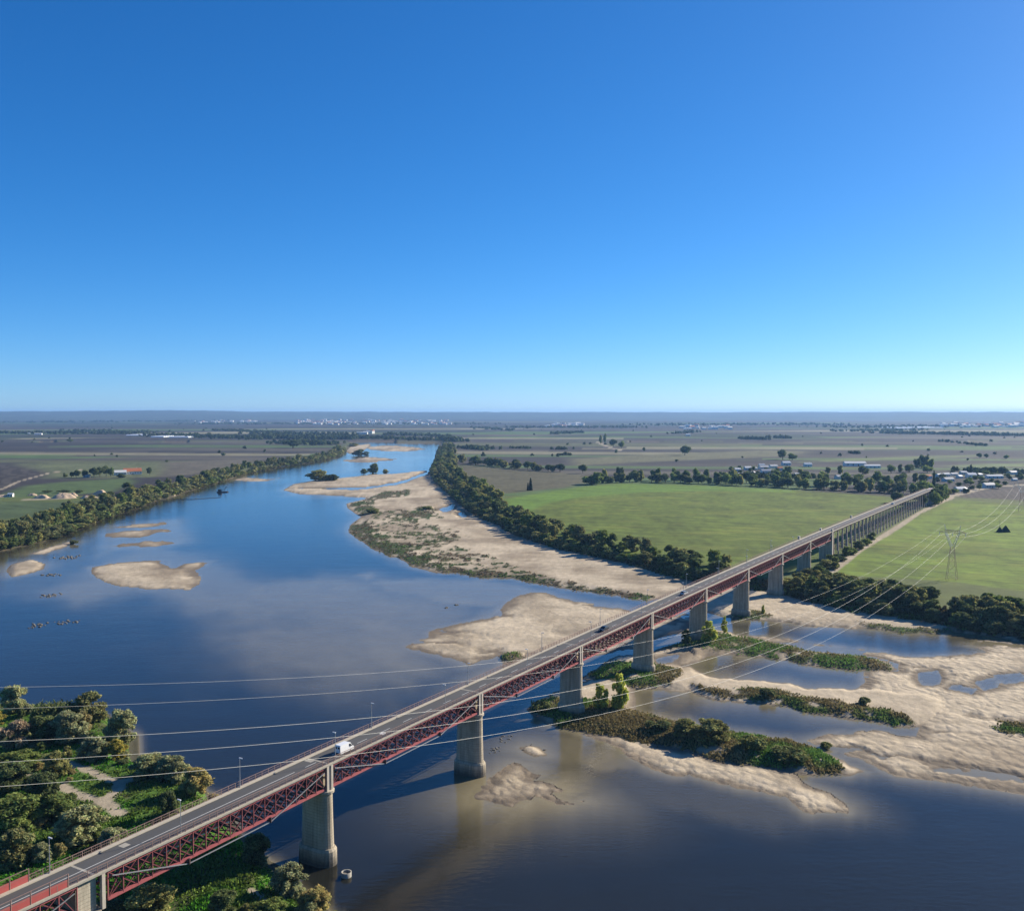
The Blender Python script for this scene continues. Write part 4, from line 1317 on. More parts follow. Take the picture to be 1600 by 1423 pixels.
for k, (o, dz) in enumerate(((6.3, -1.6), (0, -1.6), (-6.3, -1.6))):
    p = (pyx + cx_ * o, pyy + cy_ * o, PYZ + PYH * .86 + dz); q = (p2x + c2 * o, p2y + s2 * o, PYZ + PYH * .86 + dz)
    tag(MB().tube(catenary(p, q, 10, 30), 0.035, 5, 0, False).build('power_line', M['wire']), '%s cable between the two pylons over the right-hand field' % ('nearest', 'middle', 'farthest')[k], 'cable', 'overhead cables')


# ==================================================================== VEGETATION
def leaf_cloud(rng, lobes, n, size, base, tint=0.35, aspect=1.6, up=0.0, shell=0.5):
    lobes = np.array(lobes, float)            # cx cy cz rx ry rz
    vol = lobes[:, 3] * lobes[:, 4] * lobes[:, 5]
    pick = rng.choice(len(lobes), n, p=(vol ** .8) / (vol ** .8).sum())
    d = rng.normal(size=(n, 3)); d /= np.linalg.norm(d, axis=1)[:, None]
    rr = shell + (1 - shell) * rng.random(n) ** 0.6
    rr *= 0.85 + 0.3 * rng.random(n) + 0.35 * (rng.random(n) > .93)
    L = lobes[pick]
    P = L[:, :3] + d * L[:, 3:] * rr[:, None]
    P[:, 2] = np.where(P[:, 2] < 0.03, np.abs(P[:, 2]) * .5 + 0.05, P[:, 2])
    nrm = d * 0.8 + rng.normal(size=(n, 3)) * 0.65; nrm[:, 2] += 0.25
    nrm /= np.linalg.norm(nrm, axis=1)[:, None]
    a = np.cross(nrm, rng.normal(size=(n, 3)))
    if up: a[:, 2] += up * np.linalg.norm(a, axis=1)
    a /= np.linalg.norm(a, axis=1)[:, None] + 1e-9
    b = np.cross(nrm, a); b /= np.linalg.norm(b, axis=1)[:, None] + 1e-9
    s = size * (0.6 + 0.8 * rng.random(n))[:, None]
    a = a * s * aspect * .5; b = b * s * .5
    V = np.stack([P - a, P + b * .9, P + a, P - b * .9], 1).reshape(-1, 3)
    F = np.arange(4 * n).reshape(n, 4)
    lob_t = rng.uniform(1 - tint * .5, 1 + tint * .5, len(lobes))[pick]
    tn = (lob_t * rng.uniform(1 - tint, 1 + tint, n))[:, None]
    c = np.array(base)[None] * tn * 1.3
    c[:, 0] *= rng.uniform(.85, 1.2, n)
    return V, F, np.repeat(c, 4, 0)


def lobed(rng, n, w, h0, h1, rmin, rmax, flat=0.85):
    out = []
    for i in range(n):
        t = rng.random(); a = rng.uniform(0, 2 * PI)
        z = h0 + (h1 - h0) * t
        prof = math.sin(PI * min(0.98, 0.18 + 0.72 * t)) ** .7
        q = w * prof * math.sqrt(rng.random()) * .78
        r = rng.uniform(rmin, rmax)
        out.append((q * math.cos(a), q * math.sin(a), z, r, r, r * flat))
    return out


TREES = {}


def proto(key, name, lobes, n, size, base, mat, trunk_h, trunk_r, branches=3, **kw):
    rng = np.random.default_rng(abs(hash_str(key)) % 99991)
    V, F, c = leaf_cloud(rng, lobes, n, size, base, **kw)
    crown = mesh_np('crown', V, F, c)
    crown.materials.append(mat)
    mb = MB()
    mb.tube([(0, 0, -0.5), (0.02, 0.03, trunk_h * .5), (-.03, .05, trunk_h), (0.02, 0, trunk_h * 1.5)], [trunk_r * 1.25, trunk_r, trunk_r * .75, trunk_r * .35], 6)
    for k in range(branches):
        a = 2 * PI * k / max(1, branches) + rng.uniform(0, 1)
        z0 = trunk_h * rng.uniform(.55, 1.0); l = trunk_h * rng.uniform(.5, .9)
        mb.tube([(0, 0, z0), (math.cos(a) * l * .35, math.sin(a) * l * .35, z0 + l * .35), (math.cos(a) * l * .6, math.sin(a) * l * .6, z0 + l * .85)], [trunk_r * .5, trunk_r * .36, trunk_r * .15], 5)
    tm = mb.mesh('trunk'); tm.materials.append(M['bark'])
    TREES[key] = (name, crown, tm)


def hash_str(s):
    v = 7
    for ch in s: v = (v * 131 + ord(ch)) % 1000003
    return v


_r = np.random.default_rng(5)
OLV = (0.20, 0.20, 0.078); DKG = (0.105, 0.13, 0.052); YEL = (0.29, 0.25, 0.055); MIDG = (0.155, 0.195, 0.058); GRY = (0.26, 0.27, 0.135); PNK = (0.26, 0.20, 0.13); LIM = (0.33, 0.36, 0.075)
# unit heights: every prototype about 10 units tall, scaled on copying
for v in range(4):
    proto('river%d' % v, 'riverside_tree', lobed(_r, 26, 4.7, 1.6, 8.9, 0.8, 1.9), 1700, 0.72, (OLV, DKG, MIDG, OLV)[v], M['leaf'], 3.2, 0.22, 3, tint=0.45)
for v in range(3):
    proto('poplar%d' % v, 'poplar_tree', lobed(_r, 11, 2.6, 2.5, 9.2, 1.1, 1.7, 1.3), 1300, 0.75, (MIDG, OLV, DKG)[v], M['leaf'], 4.0, 0.22, 3, tint=0.4)
for v in range(2):
    proto('round%d' % v, 'broadleaf_tree', lobed(_r, 12, 4.2, 3.4, 8.2, 1.7, 2.4), 1400, 0.8, (DKG, MIDG)[v], M['leaf'], 3.6, 0.3, 4, tint=0.35)
proto('cypress', 'cypress_tree', [(0, 0, z, 1.7 * (1 - z / 11) + .25, 1.7 * (1 - z / 11) + .25, 1.3) for z in (1.2, 2.4, 3.6, 4.8, 6, 7.2, 8.4, 9.3)], 1100, 0.55, (0.04, 0.06, 0.03), M['leaf'], 1.4, 0.25, 0, tint=0.3)
for v in range(5):
    proto('near%d' % v, 'riverside_bush', lobed(_r, 64, 5.0, 0.8, 8.6, 0.5, 1.5), 12500, 0.36, (GRY, OLV, DKG, GRY, MIDG)[v], M['leaf_near'], 2.2, 0.2, 6, tint=0.55, aspect=2.0, shell=.35)
proto('near_yellow', 'autumn_willow', lobed(_r, 52, 4.6, 0.9, 8.8, 0.5, 1.4), 10000, 0.36, YEL, M['leaf_near'], 2.4, 0.2, 6, tint=0.5, aspect=2.0, shell=.35)
proto('near_straw', 'autumn_willow', lobed(_r, 54, 4.9, 0.8, 8.6, 0.5, 1.4), 10000, 0.36, (0.29, 0.25, 0.105), M['leaf_near'], 2.4, 0.2, 6, tint=0.5, aspect=2.0, shell=.35)
proto('near_bare', 'bare_willow', lobed(_r, 18, 4.5, 1.5, 8.4, 0.9, 1.6), 2800, 0.40, PNK, M['leaf_near'], 3.4, 0.2, 14, tint=0.5, aspect=4.0, up=1.2, shell=.2)
proto('near_reed', 'reed_clump', [(x, y, 4.2, 1.7, 1.7, 4.2) for x in (-3.4, -1.2, 1.2, 3.4) for y in (-1.8, 1.6)], 6000, 0.40, (0.12, 0.145, 0.055), M['leaf_near'], 1.0, 0.1, 8, tint=0.4, aspect=5.0, up=1.6, shell=.1)
proto('low_bush', 'shrub', lobed(_r, 12, 4.8, 1.4, 6.5, 1.5, 2.4), 2200, 0.75, (0.14, 0.155, 0.06), M['leaf_near'], 2.0, 0.2, 4, tint=0.5, aspect=1.8, shell=.3)
proto('lime', 'young_willow', lobed(_r, 44, 4.6, 0.8, 8.8, 0.5, 1.3, 1.2), 5200, 0.46, LIM, M['leaf_near'], 3.0, 0.16, 5, tint=0.45, aspect=2.2, shell=.3)


def plant(key, x, y, z, w, h, label=None, cat='tree', group=None, rz=None, name=None):
    nm0, crown, trunk = TREES[key]
    name = name or nm0
    r = empty(name, (x, y, z - 0.05), random.uniform(0, 2 * PI) if rz is None else rz)
    r.scale = (w / 10.0, w / 10.0 * random.uniform(.9, 1.1), h / 10.0)
    link('trunk', trunk, r); link('crown', crown, r)
    tag(r, label, cat, group)
    return r


def in_bridge(x, y, m=2.5):
    d = np.array((x, y)) - B0; s, t = d @ BD, d @ BN
    return -90 < s < 915 and -m < t < 7 + m


# ---- foreground bank, each bush placed and described by itself (pixel of its foot, width, height in pixels)
FORE = [
    ('near0', 22, 1112, 52, 42, 'large grey-green bush alone at the water in the upper left of the near bank'),
    ('near_yellow', -8, 1138, 40, 30, 'yellowing bush cut by the left picture edge on the near bank'),
    ('near_reed', 84, 1132, 62, 36, 'dark green reed clump behind the bright grass on the near bank'),
    ('near1', 140, 1126, 66, 46, 'olive bush on the waterline behind the big corner tree'),
    ('near0', 190, 1152, 56, 56, 'tall rounded bush at the outer corner of the near bank'),
    ('near3', 108, 1158, 66, 48, 'broad grey-olive bush in the middle of the corner thicket'),
    ('near2', 62, 1160, 56, 42, 'dark bush between the bare willow and the corner thicket'),
    ('near_bare', 22, 1168, 66, 42, 'bare pinkish willow with upright twigs at the left edge'),
    ('near_yellow', 182, 1183, 42, 36, 'golden yellow willow under the corner tree at the water'),
    ('near3', 146, 1186, 56, 36, 'grey bush left of the golden willow'),
    ('near_straw', 128, 1150, 40, 40, 'straw coloured bush inside the corner thicket'),
    ('near4', 28, 1200, 84, 26, 'low green bush mound above the short pale path'),
    ('near1', 88, 1212, 52, 40, 'olive bush where the sandy tracks begin'),
    ('near3', 232, 1212, 62, 36, 'grey bush right of the sandy track near the water'),
    ('near3', 268, 1216, 58, 38, 'grey-olive bush in the waterside row before the bridge'),
    ('near_straw', 305, 1238, 62, 48, 'straw yellow willow in the waterside row before the bridge'),
    ('near_straw', 336, 1252, 44, 30, 'small straw coloured willow touching the bridge railing'),
    ('near2', 18, 1235, 76, 44, 'dark shaded bush at the left edge below the short pale path'),
    ('near2', 66, 1248, 62, 40, 'dark bush beside the forked sandy track'),
    ('near4', 24, 1296, 96, 52, 'large mid green thicket at the left edge above the bridge'),
    ('near4', 92, 1278, 72, 36, 'green bush below the forked sandy track'),
    ('near3', 128, 1312, 84, 52, 'grey-brown bush above the bridge railing and the lamp'),
    ('near0', 176, 1322, 50, 28, 'small grey bush beside the lone dark tree'),
    ('near2', 262, 1276, 40, 40, 'lone dark tree casting a long shadow on the bright grass'),
    ('near1', 22, 1350, 78, 58, 'olive tree between the left edge and the first lamp'),
    ('near3', 66, 1345, 40, 30, 'low grey bush behind the first lamp'),
    ('near1', 232, 1432, 96, 54, 'broad olive bush under the bridge at the bottom edge'),
    ('near_straw', 300, 1424, 76, 50, 'straw coloured willow at the bottom edge under the bridge'),
    ('near2', 350, 1430, 60, 40, 'dark green bush at the bottom edge beside the grass slope'),
    ('near2', 402, 1338, 56, 50, 'dark bush close to the second pier on the near bank'),
    ('near3', 428, 1364, 58, 52, 'grey willow on the bank edge left of the second pier'),
    ('near3', 452, 1388, 62, 50, 'grey-brown willow at the water below the second pier'),
    ('near_straw', 492, 1416, 62, 46, 'straw coloured willow on the tip of the near bank'),
    ('near1', 522, 1432, 34, 34, 'small olive bush at the outermost tip of the near bank'),
    ('near2', 170, 1445, 80, 40, 'dark bush at the bottom edge below the first pier'),
    ('near4', 420, 1440, 70, 34, 'green bush at the bottom edge on the grass slope'),
]
for key, px, py, wp, hp_, lab in FORE:
    x, y = at(px, py, 3.0)
    sc = y / 1500.0
    if in_bridge(x, y, 0.5):
        continue
    plant(key, x, y, max(ground_z(x, y), 0.2), wp * sc, hp_ * sc * 1.08, lab, 'tree' if 'tree' in lab or 'willow' in lab else 'bush', 'bushes and trees of the near bank')

# low shrubs filling the gaps between the larger bushes
fill = np.random.default_rng(21)
cand = []
for key, px, py, wp, hp_, lab in FORE:
    for k in range(3):
        cand.append((px + fill.uniform(-.75, .75) * wp, py + fill.uniform(-6, 10)))
cz = ground_many([at(a, b, 3.0) for a, b in cand])
cp_ = [at(a, b, 3.0) for a, b in cand]
for (x, y), g, colr_ in zip(cp_, cz[0], cz[2]):
    if g < 0.6 or colr_[0] > 0.2 or in_bridge(x, y, 1.0): continue
    plant(str(fill.choice(['near0', 'near1', 'near2', 'near3', 'near4', 'near_straw'])), x, y, g, fill.uniform(2.2, 4.6), fill.uniform(1.2, 3.4), 'low shrub filling a gap between the larger bushes of the near bank', 'bush', 'low shrubs of the near bank', name='low_shrub')

# ---- islands by the bridge piers
ISLE = [
    ('lime', 968, 1108, 36, 58, 'bright yellow-green willow on the island right of the fourth pier'),
    ('lime', 940, 1108, 36, 40, 'yellow-green willow between the fourth pier and the bright willow'),
    ('lime', 888, 1104, 16, 28, 'small slim willow in front of the fourth pier'),
    ('low_bush', 845, 1108, 36, 22, 'low bush at the left tip of the island by the fourth pier'),
    ('near1', 1110, 1158, 70, 38, 'rounded olive bush on the middle of the long island'),
    ('near1', 1072, 1150, 50, 28, 'olive bush on the long island left of the rounded one'),
    ('low_bush', 1180, 1172, 48, 30, 'low bush on the right half of the long island'),
    ('low_bush', 1230, 1185, 60, 22, 'low scrub bush near the right end of the long island'),
    ('low_bush', 1030, 1140, 40, 22, 'low scrub bush near the bright willow'),
    ('lime', 1108, 1004, 34, 36, 'yellow-green willow at the foot of the sixth pier'),
    ('lime', 1132, 986, 14, 26, 'slim willow beside the sixth pier'),
    ('near2', 1072, 1004, 18, 26, 'dark bush left of the sixth pier'),
    ('low_bush', 1198, 1088, 26, 20, 'grey shrub on the sandy ridge of the middle island'),
    ('low_bush', 1350, 1100, 22, 14, 'small grey shrub on the right-hand sand flat'),
    ('lime', 1192, 958, 8, 14, 'tiny shrub on the sand right of the seventh pier'),
    ('low_bush', 1290, 1162, 22, 12, 'small shrub at the head of the rippled sand flat'),
    ('river0', 498, 751, 40, 18, 'clump of trees on the pale sandbar in the river'),
    ('river1', 515, 751, 34, 11, 'low bushes right of the tree clump on the pale sandbar'),
    ('river1', 583, 738, 20, 17, 'dark rounded tree on the river shoal'),
    ('river2', 568, 740, 14, 9, 'small bush left of the dark rounded tree in the river'),
    ('river0', 602, 740, 12, 8, 'small bush right of the dark rounded tree in the river'),
    ('river1', 560, 711, 24, 11, 'tree clump on the island at the far end of the river'),
    ('river1', 572, 711, 14, 7, 'low trees on the right of the far river island'),
    ('river0', 552, 697, 20, 6, 'far bushes on the sand at the bend of the river'),
    ('low_bush', 583, 802, 26, 12, 'dark bush on the scrubby sandbar edge'),
    ('low_bush', 668, 796, 20, 8, 'low scrub on the upper part of the big sandbar'),
    ('low_bush', 115, 848, 14, 10, 'grey bush at the tip of the narrow sand spit'),
]
for key, px, py, wp, hp_, lab in ISLE:
    x, y = at(px, py, 1.0)
    g = ground_z(x, y)
    plant(key, x, y, max(g, 0.05), wp * y / 1500, hp_ * y / 1500, lab, 'tree' if ('willow' in lab or 'tree' in lab) else 'bush', 'plants on the river islands')


# ---- rows of trees along the banks
def resample(L, step_fn):
    L = np.asarray(L); out = []
    seg = np.hypot(*(L[1:] - L[:-1]).T); cum = np.concatenate([[0], np.cumsum(seg)])
    d = 0.0
    while d < cum[-1]:
        i = min(np.searchsorted(cum, d, 'right') - 1, len(seg) - 1)
        f = (d - cum[i]) / seg[i]; p = L[i] + (L[i + 1] - L[i]) * f; tdir = (L[i + 1] - L[i]) / seg[i]
        out.append((p, tdir)); d += step_fn(p)
    return out


def row(line_px, keys, inset, spacing, hgt, wid, label, group, side=1, zref=1.5, jitter=3.0, keep=1.0, pool=None, name=None, lab_fn=None):
    P = []
    for p, t in resample(poly(line_px, zref), lambda p: spacing * (0.75 + p[1] / 2400.0)):
        if random.random() > keep: continue
        nrm = np.array((-t[1], t[0])) * side
        q = p + nrm * (inset + random.uniform(-jitter, jitter)) + t * random.uniform(-jitter, jitter)
        P.append(q)
    P = np.array(P)
    hz = ground_many(P)[0]
    for q, z in zip(P, hz):
        if in_bridge(q[0], q[1], 4): continue
        h = random.uniform(*hgt); w = random.uniform(*wid)
        key = random.choice(keys)
        lb = lab_fn(key, 800 + 1500 * q[0] / q[1], (h - hgt[0]) / (hgt[1] - hgt[0]), inset) if lab_fn else label
        if pool is not None: pool.append((key, q[0], q[1], max(z, 0.1), w, h, lb, group))
        else: plant(key, q[0], q[1], max(z, 0.1), w, h, lb, 'tree', group, name=name)


RV = ['river0', 'river1', 'river2', 'river3']
BANK = []
HUE = {'river0': 'olive', 'river1': 'dark green', 'river2': 'mid green', 'river3': 'olive', 'near1': 'olive', 'near2': 'dark', 'poplar0': 'mid green', 'poplar1': 'olive', 'poplar2': 'dark', 'round0': 'dark round', 'round1': 'green round'}


def size_word(f): return 'low' if f < .33 else ('tall' if f > .67 else 'middling')


def pick_word(px, table):
    for lim, wd in table:
        if px < lim: return wd
    return table[-1][1]


def left_label(key, px, f, inset):
    sec = pick_word(px, ((0, 'cut by the picture edge'), (60, 'below the lower green field'), (130, 'below the sand works'), (190, 'beside the sand works'), (245, 'left of the bank spit'), (300, 'behind the floating pipe'), (360, 'behind the dredging boat'), (430, 'upstream of the boat'), (500, 'nearing the bend'), (9999, 'at the far bend')))
    rowd = 'leaning over the water' if inset < 5 else ('in the second row' if inset < 20 else 'at the field side')
    return '%s %s left bank tree %s, %s' % (size_word(f), HUE[key], rowd, sec)


def right_label(key, px, f, inset):
    sec = pick_word(px, ((690, 'on the far stretch'), (715, 'above the sandbar pools'), (760, 'beside the brown field'), (800, 'at the green field corner'), (860, 'beside widest sand'), (920, 'halfway to the bridge'), (980, 'past the field corner'), (1040, 'approaching the bridge'), (9999, 'close to the bridge deck')))
    rowd = 'along the sand' if inset < 8 else ('in the second row' if inset < 20 else 'at the field side')
    return '%s %s right bank tree %s, %s' % (size_word(f), HUE[key], rowd, sec)


def thicket_label(key, px, f, inset):
    sec = pick_word(px, ((1260, 'next to the eighth pier'), (1310, 'left of the low cables'), (1370, 'under the low cables'), (1430, 'left below the pylon'), (1500, 'right below the pylon'), (1560, 'towards the right edge'), (9999, 'at the right edge')))
    rowd = {5: 'first row at the sand', 13: 'second row', 22: 'third row', 31: 'fourth row', 40: 'last row at the field'}[inset]
    return '%s %s thicket bush, %s, %s' % (size_word(f), HUE[key], rowd, sec)


def belt_label(key, px, f, inset):
    sec = pick_word(px, ((980, 'at its left end'), (1050, 'left of its middle'), (1140, 'below the lone broad tree'), (1200, 'in front of the left village'), (1260, 'right of the left village'), (1320, 'below the long sheds'), (1380, 'below the white shed roof'), (9999, 'close to the bridge end')))
    rowd = 'front row' if inset == 5 and px < 1e9 else 'rear row'
    return '%s %s tree, %s of field belt, %s' % (size_word(f), HUE[key], rowd, sec)


LB = [(-120, 885)] + LEFT_BANK[:15]
lab = 'bushy olive green tree in the dense belt along the left river bank'
row(LB, RV, 0.5, 8, (4, 10), (8, 17), lab, 'trees of the left bank', 1, lab_fn=left_label, pool=BANK, jitter=2)
row(LB, RV, 14, 11, (6, 14), (9, 17), lab, 'trees of the left bank', 1, lab_fn=left_label, pool=BANK, keep=.9)
row([(-120, 885), (0, 857), (75, 840), (150, 812), (232, 783)], RV, 32, 11, (6, 10), (9, 13), lab, 'trees of the left bank', 1, lab_fn=left_label, pool=BANK, jitter=6, keep=.8)
row([(-120, 885), (0, 857), (75, 840), (112, 826)], RV, 46, 11, (5, 9), (9, 13), lab, 'trees of the left bank', 1, lab_fn=left_label, pool=BANK, jitter=6, keep=.7)
RB = RIGHT_BANK[1:17]
lab = 'dark green tree in the dense belt between the right bank sand and the fields'
row(RB, RV, 5, 9.5, (4.5, 9), (8, 13), lab, 'trees of the right bank', 1, lab_fn=right_label, pool=BANK, jitter=2)
row(RB, RV, 17, 10.5, (5, 12.5), (9, 15), lab, 'trees of the right bank', 1, lab_fn=right_label, pool=BANK, jitter=3)
row(RIGHT_BANK[3:17], RV, 29, 13, (6, 9.5), (9, 12), lab, 'trees of the right bank', 1, lab_fn=right_label, pool=BANK, jitter=4, keep=.8)
row(RIGHT_BANK[1:8], RV, 32, 15, (11, 16), (12, 16), lab, 'trees of the right bank', 1, lab_fn=right_label, pool=BANK, jitter=6, keep=.8)
# the 290 that show largest stand singly, the hazy remainder of both belts reads as one wood
BANK.sort(key=lambda e: -e[4] * e[5] / (e[1] ** 2 + e[2] ** 2))
for e in BANK[:290]: plant(e[0], e[1], e[2], e[3], e[4], e[5], e[6], 'tree', e[7])
LV, LC = [], []
rgb_ = np.random.default_rng(3)
for key, x, y, z, w, h, _l, _g in BANK[290:]:
    cm_ = TREES[key][1]
    nq = len(cm_.polygons); co = np.empty(nq * 12, np.float32); cm_.vertices.foreach_get('co', co); co = co.reshape(nq, 4, 3)
    ca = np.empty(nq * 16, np.float32); cm_.color_attributes['Col'].data.foreach_get('color', ca); ca = ca.reshape(nq, 4, 4)[:, :, :3]
    pk = rgb_.choice(nq, 240, replace=False); v = co[pk]; ctr = v.mean(1, keepdims=True)
    v = ctr + (v - ctr) * 2.1
    a_ = rgb_.uniform(0, 6.283); ca_, sa_ = math.cos(a_), math.sin(a_)
    vx = (v[..., 0] * ca_ - v[..., 1] * sa_) * w / 10 + x; vy = (v[..., 0] * sa_ + v[..., 1] * ca_) * w / 10 + y; vz = v[..., 2] * h / 10 + z
    LV.append(np.stack([vx, vy, vz], -1).reshape(-1, 3)); LC.append((ca[pk] * rgb_.uniform(.7, 1.35)).reshape(-1, 3))
LV = np.concatenate(LV); LC = np.concatenate(LC)
tag(link('riverside_wood', mesh_np('riverside_wood', LV, np.arange(len(LV)).reshape(-1, 4), LC), None, M['far_wood']), 'far part of the tree belts along both river banks', 'woodland', kind='stuff')
lab = 'dark bushy tree in the thicket below the right-hand green field'
RB2 = [(1225, 930)] + RIGHT_BANK[20:] + [(1700, 1004)]
for ins, sp_, hh in ((5, 7.5, (4.5, 7)), (13, 7.5, (5.5, 8)), (22, 8, (5.5, 8)), (31, 8, (5, 7.5)), (40, 9, (3.5, 5.5))):
    row(RB2, RV + ['near2', 'near1'], ins, sp_, hh, (8, 11), lab, 'trees below the right-hand field', 1, jitter=3, name='thicket_bush', lab_fn=thicket_label)
lab = 'bush growing among the trestle legs beside the field track'
for px, py in ((1235, 902), (1250, 893), (1262, 898), (1275, 888), (1290, 884), (1300, 880), (1311, 876), (1322, 868), (1331, 866), (1342, 858), (1352, 851), (1362, 843), (1376, 833), (1390, 824), (1280, 896), (1252, 908), (1232, 915), (1300, 889)):
    x, y = at(px, py, 5)
    if not in_bridge(x, y, 1.0): plant(random.choice(RV), x, y, 4.8, random.uniform(7, 11), random.uniform(4, 6.5), lab, 'bush', 'bushes beside the viaduct', name='roadside_bush')
lab = 'tall tree in the belt behind the big green field'
row([(925, 757), (960, 754), (1000, 753), (1100, 756), (1250, 763), (1345, 768), (1425, 772)], ['poplar0', 'poplar1', 'round0', 'round1', 'river0'], 5, 6, (8, 15), (12, 17), lab, 'trees behind the big field', 1, 5, 4, lab_fn=belt_label)
row([(960, 752), (1000, 751), (1100, 754), (1250, 760), (1345, 764), (1440, 768)], ['poplar0', 'poplar1', 'poplar2', 'round0', 'round1'], 20, 9, (11, 18), (12, 18), lab, 'trees behind the big field', 1, 5, 10, lab_fn=belt_label)
row([(1240, 752), (1300, 752), (1400, 756), (1460, 756)], ['round0', 'round1', 'poplar1', 'river2'], 5, 10, (9, 15), (13, 18), lab, 'trees behind the big field', 1, 5, 25, lab_fn=belt_label)
row([(1230, 744), (1300, 742), (1400, 740), (1450, 736)], ['round0', 'round1', 'poplar1', 'river2'], 5, 15, (8, 14), (12, 17), lab, 'trees behind the big field', 1, 5, 25, .8, lab_fn=belt_label)
lab = 'dark tree in the row between the brown field and the plain'
row([(722, 722), (760, 727), (800, 731), (850, 736), (915, 740)], ['round0', 'river1', 'poplar2', 'river0'], 0, 9, (9, 16), (14, 20), lab, 'trees above the brown field', 1, 5, 6, .85)
lab = 'tree in the loose group around the village gardens'
for k in range(60):
    px, py = random.uniform(1455, 1600), random.uniform(740, 772)
    if py > 781 - (px - 1440) * .14: continue
    x, y = at(px, py, 5); plant(random.choice(['round0', 'round1', 'river2', 'river1']), x, y, 4.9, random.uniform(6, 11), random.uniform(4.5, 8), lab, 'tree', 'village trees')
for k in range(26):
    px, py = random.uniform(1140, 1245), random.uniform(733, 752)
    x, y = at(px, py, 5); plant(random.choice(['round0', 'round1', 'river2']), x, y, 4.9, random.uniform(7, 11), random.uniform(5, 8), lab, 'tree', 'village trees')
SINGLE = [
    ('cypress', 1459, 760, 7, 25, 'dark pointed cypress at the far end of the bridge'),
    ('round0', 1444, 793, 15, 22, 'dark round tree in front of the last trestles'),
    ('round1', 1466, 783, 22, 24, 'broad green tree hiding the end of the bridge'),
    ('round1', 1456, 778, 20, 20, 'green tree in front of the last trestle columns'),
    ('river0', 1480, 778, 16, 16, 'green tree right of the end of the bridge'),
    ('round0', 1400, 785, 20, 18, 'dark round tree left of the trestle viaduct'),
    ('river2', 932, 757, 22, 20, 'pale green tree at the upper left corner of the big field'),
    ('cypress', 829, 766, 8, 19, 'small dark cypress pair on the hedge of the brown field'),
    ('cypress', 825, 766, 5, 12, 'small dark cypress left of the taller one on the hedge'),
    ('round0', 1070, 711, 20, 16, 'lone broad tree on the dark plain right of centre'),
    ('round0', 958, 698, 14, 13, 'left of two round trees by the farm track'),
    ('round1', 971, 700, 12, 12, 'right of two round trees by the farm track'),
    ('poplar1', 938, 693, 6, 13, 'tall poplar at the far end of the farm track'),
    ('poplar0', 945, 692, 5, 14, 'second tall poplar at the far end of the farm track'),
    ('round0', 1006, 706, 6, 8, 'small tree left of the lone broad tree on the plain'),
    ('round0', 1223, 718, 18, 17, 'big tree behind the left village houses'),
    ('round1', 1238, 719, 16, 12, 'smaller tree beside the big tree behind the village'),
    ('poplar0', 1440, 731, 12, 20, 'tall poplar clump above the village on the right'),
    ('poplar1', 1447, 731, 12, 19, 'second poplar of the clump above the village'),
    ('poplar2', 1433, 732, 12, 17, 'left poplar of the clump above the village'),
    ('poplar0', 1455, 732, 10, 15, 'right poplar of the clump above the village'),
    ('cypress', 1517, 742, 10, 16, 'dark conical tree behind the village houses'),
    ('round0', 1552, 741, 14, 13, 'left dark tree of the pair behind the village'),
    ('round0', 1566, 741, 16, 13, 'right dark tree of the pair behind the village'),
    ('round0', 234, 742, 11, 13, 'lone dark tree right of the white farmhouse'),
    ('round0', 112, 746, 10, 10, 'left tree of the farmhouse windbreak'), ('round0', 120, 746, 13, 13, 'second tree of the farmhouse windbreak'),
    ('round0', 133, 746, 12, 13, 'third tree of the farmhouse windbreak'), ('round0', 147, 746, 15, 17, 'tall dark tree left of the farmhouse chimney'),
    ('round0', 156, 745, 14, 17, 'tall dark tree in the middle of the farmhouse windbreak'), ('round0', 166, 744, 14, 18, 'tallest dark tree next to the farmhouse'),
    ('round1', 173, 744, 12, 15, 'grey-green tree touching the white farmhouse'), ('river1', 190, 746, 16, 7, 'dark hedge bush in front of the farmhouse'), ('river1', 102, 745, 9, 7, 'low bush at the left end of the farmhouse windbreak'),
    ('round0', 183, 715, 4, 5, 'tiny lone tree on the striped fields above the farmhouse'), ('round0', 260, 722, 7, 4, 'dark bush on the field edge right of the farmhouse'),
    ('round0', 110, 691, 10, 6, 'small lone tree group on the far left fields'), ('round0', 458, 700, 28, 14, 'dense dark tree clump behind the left bank belt'),
    ('river1', 200, 771, 22, 20, 'tall dark tree where the left belt meets the sand works'), ('river3', 138, 800, 26, 24, 'yellow-green tree standing out of the left belt'),
    ('round0', 75, 770, 18, 5, 'dark hedge bush behind the sand heap'), ('round0', 100, 770, 22, 5, 'long dark hedge bush behind the large sand heap'), ('round0', 125, 770, 18, 5, 'dark hedge bush right of the large sand heap'),
    ('round0', 1512, 720, 4, 5, 'tiny tree on the pale green strip above the village'), ('round0', 1530, 716, 10, 9, 'left of three trees on the plain at the right'), ('round0', 1541, 716, 8, 8, 'middle of three trees on the plain at the right'), ('round1', 1572, 717, 9, 7, 'right of three trees on the plain at the right'),
    ('round0', 1354, 716, 3, 4, 'tiny lone tree on the long pale strip'), ('round0', 1525, 698, 8, 7, 'lone far tree at the upper right'), ('round0', 1160, 716, 4, 4, 'tiny lone tree below the long pale field'), ('round0', 1057, 722, 6, 5, 'small tree behind the field belt'),
    ('river1', 1384, 790, 10, 6, 'low bush under the far viaduct'),
]
for key, px, py, wp, hp_, lab in SINGLE:
    x, y = at(px, py, 5)
    if key == 'cypress': wp *= 2.4
    if 'poplar' in key: wp *= 1.5
    plant(key, x, y, 4.9, wp * y / 1500, hp_ * y / 1500, lab, 'bush' if 'bush' in lab else 'tree')

